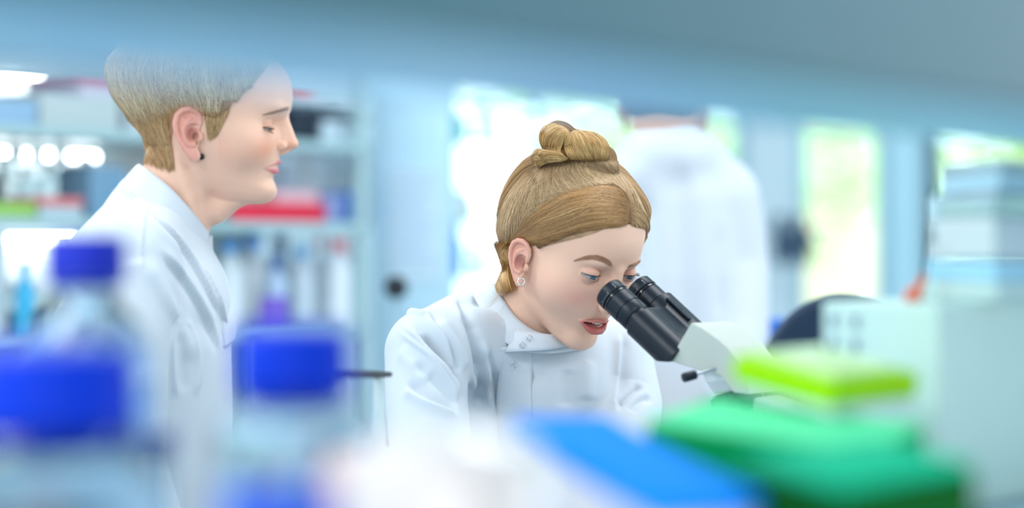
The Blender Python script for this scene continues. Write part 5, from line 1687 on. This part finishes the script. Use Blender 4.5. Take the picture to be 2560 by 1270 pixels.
TF = Frame(at(1664, 270, 4.3), 165, 12, 0)
nk_t = lambda P: chain(P, [(0, -1.2, -2), (0, .5, -10)], [5.2, 5.0])
ft = head_field(P_G, nk_t)
V, Q = sdf_mesh(ft, (-10, -13, -20), (10, 13, 14.5), .25)
mesh_np('body', TF.w(V), Q, SKIN, third, skin_colours(V, P_G, srgb(214, 168, 146)[:3], srgb(190, 110, 104)[:3], srgb(214, 146, 130)[:3], srgb(214, 140, 124)[:3]))
for sx in (1, -1): eyeball_mesh('eye', TF, P_G, sx, (0, 1, -.2), third)
def cap_t(P):
    az, el, r = sph(P, HC)
    m = el - np.interp(az, WLA, np.where(WLE < -10, WLE + 6, WLE))
    d = skull_g(P) - (.3 + .9 * sstep(0, 25, m)).astype(np.float32)
    return smax(d, (-m * .12).astype(np.float32), .3).astype(np.float32)
V, Q = sdf_mesh(cap_t, (-10, -12.5, -9), (10, 12, 15), .3)
nz = (np.sin(np.arctan2(V[:, 0], V[:, 1]) * 60 + V[:, 2]) * .5 + .5) * .4 + .6
mesh_np('hair', TF.w(V), Q, HAIRBASE, third, np.array(srgb(96, 84, 86)[:3])[None] * nz[:, None])
lower_body(third, (100 * TP.o[0], 100 * TP.o[1], 66), (.2, .98), 9, TROUS)
hand(third, TP.w(t_(1825, 985, -11)), (-.2, -.3, -.9), (1, 0, 0), .6)
hand(third, TP.w(t_(1560, 905, -7)), (.2, -.3, -.9), (1, 0, 0), .6)

# things behind the instrument: swivel chair, black goggles, blue bins
ch = at(2055, 800, 3.7)
CB = plain('chair_navy', (10, 40, 66), rough=.6)
chair = empty('swivel_chair', (ch[0], ch[1], 0), 'dark navy swivel chair with a rounded back behind the white rack', 'chair')
def chb(P):
    return smax(ell(P, (0, 0, 0), (13.0, 30, 15)), np.abs(P[:, 1]) - 1.6 - .002 * P[:, 0] ** 2, 1.2).astype(np.float32)
V, Q = sdf_mesh(chb, (-16, -6, -18), (16, 6, 18), .5)
mesh_np('backrest', V * .01 + np.array([ch[0] + .03, ch[1], wz(735, ch[1]) - .15]), Q, CB, chair)
lathe('seat', (ch[0], ch[1] - .2, .62), (0, 0, 1), [(0, .17), (.02, .2), (.06, .2), (.075, .17)], CB, chair)
lathe('gas_column', (ch[0], ch[1] - .2, .1), (0, 0, 1), [(0, .03), (.52, .025)], STEEL, chair, n=16)
box('back_bracket', (ch[0], ch[1] - .01, .6), (.05, .02, .5), BLK, chair)
for k in range(5):
    a = k * 2 * math.pi / 5
    q = np.array([ch[0] + math.cos(a) * .13, ch[1] - .2 + math.sin(a) * .13, .06])
    box('foot', q, (.26, .04, .03), BLK, chair, rz=a)
    lathe('caster', (ch[0] + math.cos(a) * .25 - math.sin(a) * .012, ch[1] - .2 + math.sin(a) * .25 + math.cos(a) * .012, .028), (math.sin(a), -math.cos(a), 0), [(0, .02), (.002, .028), (.022, .028), (.024, .02)], BLK, chair, n=16)
mbk = plain('black_plastic', (12, 22, 32))
# a pair of black gloves on a wall rail by the window sill
for i, (px, lab) in enumerate(((1952, 'dark glove hanging from the rail, nearer the white pier'), (2002, 'dark glove hanging from the rail, nearer the window'))):
    g = at(px, 615, 7.9)
    f = lambda P: hand_field(P, (0, 0, 0), (0, 0, -1), (0, 1, 0), .82, .3).astype(np.float32)
    V, Q = sdf_mesh(f, (-12, -10, -18), (12, 10, 8), .6)
    o = mesh_np('glove', V * .01 + g + np.array([0, 0, .06]), Q, plain('glove_dark', (14, 58, 92), rough=.6)); tag(o, lab, 'glove', 'dark gloves on the rail')
rl = at(1977, 575, 7.93)
o = lathe('wall_rail', rl - np.array([.12, 0, 0]), (1, 0, 0), [(0, .006), (.24, .006)], STEEL, n=12); tag(o, 'thin steel rail at the window sill holding two dark gloves', 'rail')
bb = [(1862, 4.62, .05, (26, 70, 170), 'navy blue bin on the back bench behind the eyepiece head'), (1936, 4.6, .046, (40, 120, 224), 'bright blue bin on the back bench, right of the navy bin'), (1120, 4.7, .09, (226, 238, 246), 'white carton on the back bench left of the bent shoulder')]
for px, y, w_, rgb, lab in bb:
    q = at(px, 635, y)
    e = empty('bin', (q[0], y, .901), lab, 'bin')
    h_ = wz(808, y) - .9
    box('bin_body', (q[0], y, .901), (w_, .14, h_), plain('bin_%d_%d_%d' % rgb, rgb, rough=.4), e, bevel=.006)
    box('bin_rim', (q[0], y, .9 + h_), (w_ * 1.08, .15, .008), plain('bin_%d_%d_%d' % rgb, rgb), e)
# things on the sill seen between pillar and bun
ws = empty('glass_shelf', (wx(1225, 7.9), 7.9, 1.2), 'green glass shelf across the window beside the pillar', 'shelf')
box('glass_pane', (wx(1235, 7.95), 7.98, wz(362, 7.95)), (wx(1345, 7.95) - wx(1125, 7.95), .2, .012), plain('green_glass', (150, 206, 196), rough=.1), ws)
box('glass_pane', (wx(1235, 7.95), 7.98, wz(560, 7.95)), (wx(1345, 7.95) - wx(1125, 7.95), .2, .012), plain('green_glass', (150, 206, 196)), ws)
box('glass_pane', (wx(1235, 7.95), 7.98, wz(700, 7.95)), (wx(1345, 7.95) - wx(1125, 7.95), .2, .012), plain('green_glass', (150, 206, 196)), ws)
for px in (1125, 1345): box('shelf_post', (wx(px, 7.95), 8.05, .86), (.015, .03, 1.3), FRAMEM, ws)
SB = [(1150, 362, .10, .06, (90, 190, 190), 'teal jar on the top glass shelf'), (1215, 362, .16, .07, (236, 244, 240), 'white jar on the top glass shelf'), (1228, 560, .07, .05, (140, 60, 190), 'purple jar on the middle glass shelf by the bun'), (1160, 560, .1, .08, (230, 240, 244), 'white jar on the middle glass shelf'),
      (1125 + 22, 700, .17, .05, (40, 150, 236), 'tall blue bottle on the lowest glass shelf beside the pillar'), (1200, 700, .12, .06, (200, 226, 240), 'pale bottle on the lowest glass shelf')]
for px, py, h_, w_, rgb, lab in SB:
    q = at(px, py, 7.93)
    bottle((q[0], 7.95, wz(py, 7.95) + .0135), w_ / 2, h_, (230, 236, 240), lab, body=rgb, cap_r=w_ * .3, name='jar' if h_ < .12 else 'bottle', cat='jar' if h_ < .12 else 'bottle')

# ------------------------------------------------------------------ island bench with its two-level reagent rack
f1 = np.array([.615, .789]); f1 /= np.linalg.norm(f1); fn = np.array([-f1[1], f1[0]]); FRZ = math.atan2(f1[1], f1[0])
def fp(t, n): 
    p = f1 * t + fn * n
    return p
LAM = plain('rack_laminate', (176, 200, 212), rough=.4)
bench = empty('island_bench', (0, 1.6, 0), 'long island bench the microscope stands on', 'bench')
def slab(name, t0, t1, n0, n1, z, th, mat, parent, bevel=.003):
    c_ = fp((t0 + t1) / 2, (n0 + n1) / 2)
    return box(name, (c_[0], c_[1], z), (t1 - t0, n1 - n0, th), mat, parent, rz=FRZ, bevel=bevel)
slab('worktop', -1.0, 2.8, .42, 1.74, BENCH_Z - .03, .03, BT, bench)
for t0 in (-.95, .3, 1.54): slab('cabinet', t0, t0 + 1.22, .5, 1.62, 0, BENCH_Z - .03, plain('cabinet_white', (214, 226, 234)), bench)
rack = empty('reagent_rack', (*fp(.9, .8), BENCH_Z), 'overhead reagent rack with a grey-blue underside crossing the top of the view', 'rack')
SZ = 1.083
slab('lower_shelf', -.35, 2.6, .5, 1.13, SZ - .018, .018, LAM, rack)
for t in (-.3, .5, 1.5, 2.5): slab('support', t, t + .02, .55, 1.08, BENCH_Z, SZ - .018 - BENCH_Z, LAM, rack)
slab('upper_shelf', -.35, 2.6, .622, .866, 1.386, .02, plain('rack_upper', (182, 222, 240), rough=.45), rack)
slab('front_panel', -.35, 2.6, .60, .622, 1.381, .36, plain('rack_front_shade', (62, 104, 116), rough=.5), rack)  # dark colour carries the shade of the side facing away from the windows
slab('top_panel', -.35, 2.6, .622, .866, 1.735, .02, LAM, rack)
for t in (-.35, 2.58): slab('end_post', t, t + .02, .622, .866, SZ, 1.735 - SZ, LAM, rack)
riser = empty('bottle_riser', (*fp(1.1, 1.25), BENCH_Z), 'low grey riser block on the bench under the tall reagent bottle', 'riser')
q = at(215, 700, 1.78)
box('riser_block', (q[0], q[1] , BENCH_Z), (.16, .16, SZ - BENCH_Z), LAM, riser, rz=FRZ)

BLUE = (0, 58, 212)
def reagent(c_, R, H, rgb, label, liquid_h=.5, tint=(222, 236, 246), cr=.0262, ch=.034):
    """laboratory bottle with cone shoulder, ring, ribbed screw cap"""
    e = empty('reagent_bottle', c_, label, 'bottle')
    nz0 = H - ch
    prof = [(0, R * .88), (.004, R * .97), (.01, R), (H * .56, R), (H * .62, R * .96), (H * .70, max(R * .82, cr * .95)), (nz0 - .016, cr * .84), (nz0 - .008, cr * .76), (nz0 - .004, cr * .76), (nz0 - .002, cr * .84), (nz0 + .022, cr * .8)]
    lathe('bottle_body', c_, (0, 0, 1), prof, plain('lab_glass', tint, rough=.02, trans=1.0, ior=1.42, spec=.8), e, n=56)
    lathe('liquid', (c_[0], c_[1], c_[2] + .005), (0, 0, 1), [(0, R * .84), (.01, R * .94), (H * liquid_h, R * .94)], plain('clear_liquid', (214, 232, 246), rough=.02, trans=.9, ior=1.1), e, n=48)
    # ribbed cap
    V, F = [], []
    n = 96
    pr = [(0, 1.0, 1), (.002, 1.02, 1), (ch * .9, 1.0, 1), (ch * .97, .96, 0), (ch, .9, 0)]
    for t, r, rib in pr:
        for k in range(n):
            a = 2 * math.pi * k / n
            rr = cr * r * (1 + (.018 if (k % 4 < 2) and rib else 0))
            V.append((c_[0] + rr * math.cos(a), c_[1] + rr * math.sin(a), c_[2] + nz0 + t))
    for i in range(len(pr) - 1):
        for k in range(n): F.append((i * n + k, i * n + (k + 1) % n, (i + 1) * n + (k + 1) % n, (i + 1) * n + k))
    o = mesh_np('screw_cap', np.array(V), np.array(F), plain('cap_fg_%d_%d_%d' % rgb, rgb, rough=.5, spec=.2), e, smooth=False)
    bm = bmesh.new(); bm.from_mesh(o.data); bm.verts.ensure_lookup_table()
    bm.faces.new([bm.verts[(len(pr) - 1) * n + k] for k in range(n)]); bm.faces.new([bm.verts[k] for k in range(n)][::-1])
    bm.to_mesh(o.data); bm.free()
    lathe('pouring_ring', (c_[0], c_[1], c_[2] + nz0 - .006), (0, 0, 1), [(0, cr * .9), (.001, cr * .97), (.004, cr * .97), (.005, cr * .9)], plain('cap_fg_%d_%d_%d' % rgb, rgb), e, n=48, cap=False)
    return e
def gp(px, d, z=SZ): 
    q = at(px, 635, d); return (q[0], q[1], z + .001)
def zpx(py, d): return 1.3 - (py - 635) / FPX * d
reagent(gp(132, 1.33), .062, zpx(868, 1.33) - SZ, BLUE, 'large blue-capped glass bottle at the near left, cap cut by the picture edge', cr=.0465, ch=.047)
reagent(gp(215, 1.78), .0525, zpx(592, 1.78) - SZ, (40, 56, 190), 'tall clear bottle with a violet-blue cap in front of the standing figure', cr=.0285, ch=.032)
reagent(gp(735, 1.5), .05, zpx(822, 1.5) - SZ, BLUE, 'blue-capped glass bottle in the middle, before the dark rod', cr=.035, ch=.04)
reagent(gp(700, 1.16), .034, zpx(1238, 1.16) - SZ, (16, 84, 214), 'low bottle with a blue cap at the bottom edge of the view', liquid_h=.4, cr=.0262, ch=.03)
v = empty('vial', gp(402, 1.62), 'small vial with a dark blue cap between two large bottles', 'vial')
vt = zpx(1085, 1.62)
lathe('glass_tube', gp(402, 1.62), (0, 0, 1), [(0, .004), (.004, .008), (vt - SZ - .012, .008)], plain('lab_glass', (222, 236, 246)), v, n=24)
lathe('vial_cap', gp(402, 1.62, vt - .014), (0, 0, 1), [(0, .0095), (.014, .0095), (.0145, 0)], plain('cap_dark_blue', (34, 60, 150), rough=.4), v, n=24)
# white glossy canister and its neighbours at the bottom centre
CD = 1.3
cn = empty('canister', gp(1120, CD), 'glossy cream plastic canister at the bottom centre with a bright highlight', 'canister')
zt = zpx(1060, CD)
CRM = plain('cream_plastic', (240, 226, 220), rough=.12, coat=.6)
lathe('canister_body', gp(1120, CD), (0, 0, 1), [(0, .05), (.004, .056), (zt - SZ - .03, .056), (zt - SZ - .012, .048), (zt - SZ - .003, .028), (zt - SZ, .0)], CRM, cn, n=64)
c2 = empty('canister', gp(918, 1.4), 'pale pink plastic canister behind the glossy cream one', 'canister')
lathe('canister_body', gp(918, 1.4), (0, 0, 1), [(0, .024), (.004, .028), (.09, .028), (.1, .022), (.104, .0)], plain('pink_plastic', (238, 200, 190), rough=.3), c2, n=48)

def quad_box(name, N, L, R, h, mat, parent=None, bevel=.003, down=True):
    """box from a near top corner and its left and right neighbours"""
    N, L, R = [np.array(k) for k in (N, L, R)]
    a, b = L - N, R - N
    nrm = np.cross(b, a); nrm /= np.linalg.norm(nrm)
    if nrm[2] < 0: nrm = -nrm
    return poly_prism(name, [N, R, R + a, L], -nrm * h, mat, parent, bevel)
def foot_box(name, N, L, R, zb, mat, parent, bevel=.004):
    """box whose sides run straight down from its (slightly tilted) rim to the shelf"""
    N, L, R = [np.array(k) for k in (N, L, R)]
    top = [N, R, R + L - N, L]
    off = np.array(parent.location)
    bm = bmesh.new()
    a = [bm.verts.new(tuple(p - off)) for p in top]
    b = [bm.verts.new(tuple(np.array([p[0], p[1], zb]) - off)) for p in top]
    bm.faces.new(a); bm.faces.new(b[::-1])
    for i in range(4): bm.faces.new((a[i], b[i], b[(i + 1) % 4], a[(i + 1) % 4]))
    bmesh.ops.recalc_face_normals(bm, faces=bm.faces)
    bmesh.ops.bevel(bm, geom=bm.edges[:], offset=bevel, segments=3, profile=.7, affect='EDGES')
    me = bpy.data.meshes.new(name); bm.to_mesh(me); bm.free(); me.materials.append(mat)
    o = put(bpy.data.objects.new(name, me), parent); sharp_by_angle(o, 30)
    return o
def ebox(name, corners, h, mat, label, cat, bevel=.004):
    N = np.array(corners[0]); L = np.array(corners[1]); R = np.array(corners[2])
    m_ = (L + R) / 2 
    e = empty(name, (m_[0], m_[1], min(N[2], L[2], R[2]) - h), label, cat)
    return e
BLU2 = plain('rack_blue', (0, 140, 250), rough=.8, spec=.08)
GRN = plain('rack_green', (0, 150, 84), rough=.8, spec=.1)
GRN2 = plain('box_light_green', (96, 228, 160), rough=.8, spec=.1)
LIME = plain('lid_lime', (164, 220, 10), rough=.7, spec=.1)
MILK = plain('milky_plastic', (206, 226, 220), rough=.35)
CLEAR = plain('clear_lid', (204, 228, 244), rough=.15, trans=.55, ior=1.15)
# long box with blue lid, cream body
cn_ = [at(1640, 1262, 1.295), at(1285, 1040, 1.778), at(1905, 1240, 1.448)]
e = ebox('tip_box', cn_, .11, None, 'long cream box with a bright blue lid at the bottom centre', 'box')
quad_box('lid', *cn_, .012, BLU2, e)
dn = np.array([0, 0, -.0125])
ins = [np.array(k) for k in cn_]; ctr = (ins[1] + ins[2]) / 2
foot_box('body', *[ctr + (k - ctr) * .97 + dn for k in ins], SZ + .001, plain('cream_matt', (236, 230, 232), rough=.35), e)
# green boxes
cn_ = [at(2096, 1213, 1.422), at(1850, 1143, 1.537), at(2441, 1156, 1.524)]
e = ebox('tip_rack', cn_, .08, None, 'large deep green box nearest the viewer at the bottom right', 'box')
quad_box('box_lid', *cn_, .005, plain('teal_green', (0, 182, 134), rough=.8, spec=.1), e, bevel=.003)
dn2 = np.array([0, 0, -.0055])
foot_box('box_body', *[np.array(k) + dn2 for k in cn_], SZ + .001, plain('deep_green', (0, 84, 26), rough=.8, spec=.1), e, bevel=.005)
cn_ = [at(2170, 1140, 1.689), at(1612, 1064, 1.803), at(2310, 1074, 1.841)]
e = ebox('tip_rack', cn_, .06, None, 'light green box under the lime lid, behind the deep green box', 'box')
foot_box('box_body', *cn_, SZ + .001, GRN, e)
quad_box('box_lid', *[k + np.array([0, 0, .0045]) for k in cn_], .0045, GRN2, e)
cn_ = [at(2080, 1018, 1.841), at(1850, 942, 1.930), at(2290, 992, 1.943)]
e = ebox('tip_box', [k for k in cn_], .02, None, 'box of pipette tips with a lime green rim and a clear top', 'box')
quad_box('box_body', *cn_, .009, MILK, e)
cn2 = [at(2083, 957, 1.841), at(1835, 886, 1.930), at(2298, 934, 1.943)]
quad_box('lime_rim', *cn2, .020, LIME, e, bevel=.002)
ins = [np.array(k) for k in cn2]; ctr = (ins[1] + ins[2]) / 2
quad_box('clear_top', *[ctr + (k - ctr) * .8 + np.array([0, 0, .004]) for k in ins], .004, plain('clear_top_plastic', (206, 240, 150), rough=.2), e, bevel=.001)
# white perforated tube rack
L_, N_, R_ = at(2056, 750, 2.160), at(2345, 762, 1.992), at(2760, 750, 2.304)
L_[2] = R_[2] = N_[2]
e = empty('tube_rack', (N_[0] + .05, N_[1] + .15, SZ), 'tall milky white rack with square holes on the right', 'rack')
quad_box('rack_body', N_, L_, R_, N_[2] - SZ - .001, plain('milky_green', (196, 222, 214), rough=.4), e, bevel=.004)
lr = (N_ - L_); fnorm = np.cross(lr / np.linalg.norm(lr), [0, 0, 1.0]); fnorm = fnorm / np.linalg.norm(fnorm)
if fnorm[1] > 0: fnorm = -fnorm
HOLE = plain('hole_shadow', (96, 116, 150), rough=.6)
for i in range(2):
    for j in range(2):
        p = L_ + lr * (.11 + .2 * i) + np.array([0, 0, -.0175 - .02 * j]) + fnorm * .0003
        tdir = lr / np.linalg.norm(lr)
        poly_prism('square_hole', [p - tdir * .005 + mz * .005, p + tdir * .005 + mz * .005, p + tdir * .005 - mz * .005, p - tdir * .005 - mz * .005], fnorm * .0008, HOLE, e)
# stack of clear-lidded boxes on top of the rack
zt0 = N_[2] + .001
def stack_box(x0, xc, x1, y0, y1, mat, lab, name='tip_box', lid=None, lidh=.0, dl=2.208, dc=2.04, dr=2.34):
    N2, L2, R2 = at(xc, y0, dc), at(x0, y0, dl), at(x1, y0, dr)
    L2[2] = R2[2] = N2[2]
    h = (y1 - y0) / FPX * dc - .0008
    e = empty(name, (N2[0], N2[1] + .1, N2[2] - h), lab, 'box')
    if lid:
        quad_box('clear_lid', N2, L2, R2, lidh, lid, e)
        quad_box('box_base', N2 - mz * lidh, L2 - mz * lidh, R2 - mz * lidh, h - lidh, mat, e)
    else: quad_box('box_base', N2, L2, R2, h, mat, e)
    return e
GB = plain('pale_grey_plastic', (204, 216, 218), rough=.35)
PB = plain('pale_blue_plastic', (160, 214, 236), rough=.3)
stack_box(2306, 2492, 2760, 652, 761, plain('soft_green_plastic', (190, 216, 212), rough=.35), 'clear-lidded box at the bottom of the stack on the white rack', lid=PB, lidh=.018)
stack_box(2318, 2486, 2760, 478, 651, GB, 'pale grey box with a clear lid, second in the stack on the white rack', lid=CLEAR, lidh=.022)
stack_box(2350, 2500, 2760, 395, 477, plain('pale_cyan_plastic', (176, 216, 232), rough=.3), 'pale blue box at the top of the stack under the overhead rack', lid=CLEAR, lidh=.012)
# steel spatula with an orange handle leaning on the stack
sp0, sp1, sp2 = at(2332, 470, 2.232), at(2312, 690, 2.160), at(2276, 756, 2.136)
sp = empty('spatula', sp2, 'thin steel spatula with an orange end leaning against the stack', 'spatula')
d_ = sp1 - sp0; L1 = np.linalg.norm(d_)
lathe('rod', sp0, d_ / L1, [(0, .0012), (L1, .0012)], plain('dark_teal_metal', (30, 90, 104), rough=.3, metal=.4), sp, n=12)
pb = sp0 + d_ * .38
lathe('blade', pb, d_ / L1, [(0, .001), (.004, .0034), (.024, .0034), (.028, .001)], plain('grey_steel', (150, 170, 176), rough=.3), sp, n=16)
d2 = sp2 - sp1; L2 = np.linalg.norm(d2)
lathe('orange_end', sp1, d2 / L2, [(0, .0025), (L2 * .5, .0045), (L2 * .8, .009), (L2, .006)], plain('orange_plastic', (240, 104, 50), rough=.35), sp, n=20)
# black rod lying on a stand between the middle bottle and the white sleeve
r0, r1 = at(830, 935, 2.5), at(975, 936, 2.75)
rod = empty('pipette', (r0 + r1) / 2, 'black pipette lying on a holder behind the middle bottle', 'pipette')
d_ = r1 - r0; L1 = np.linalg.norm(d_)
lathe('pipette_barrel', r0, d_ / L1, [(0, .004), (.01, .005), (L1 * .7, .0045), (L1, .003)], plain('black_plastic', (12, 22, 32)), rod, n=20)
for t in (.2, .8):
    q = r0 + d_ * t
    box('holder', (q[0], q[1], BENCH_Z), (.012, .03, q[2] - BENCH_Z - .004), GB, rod)
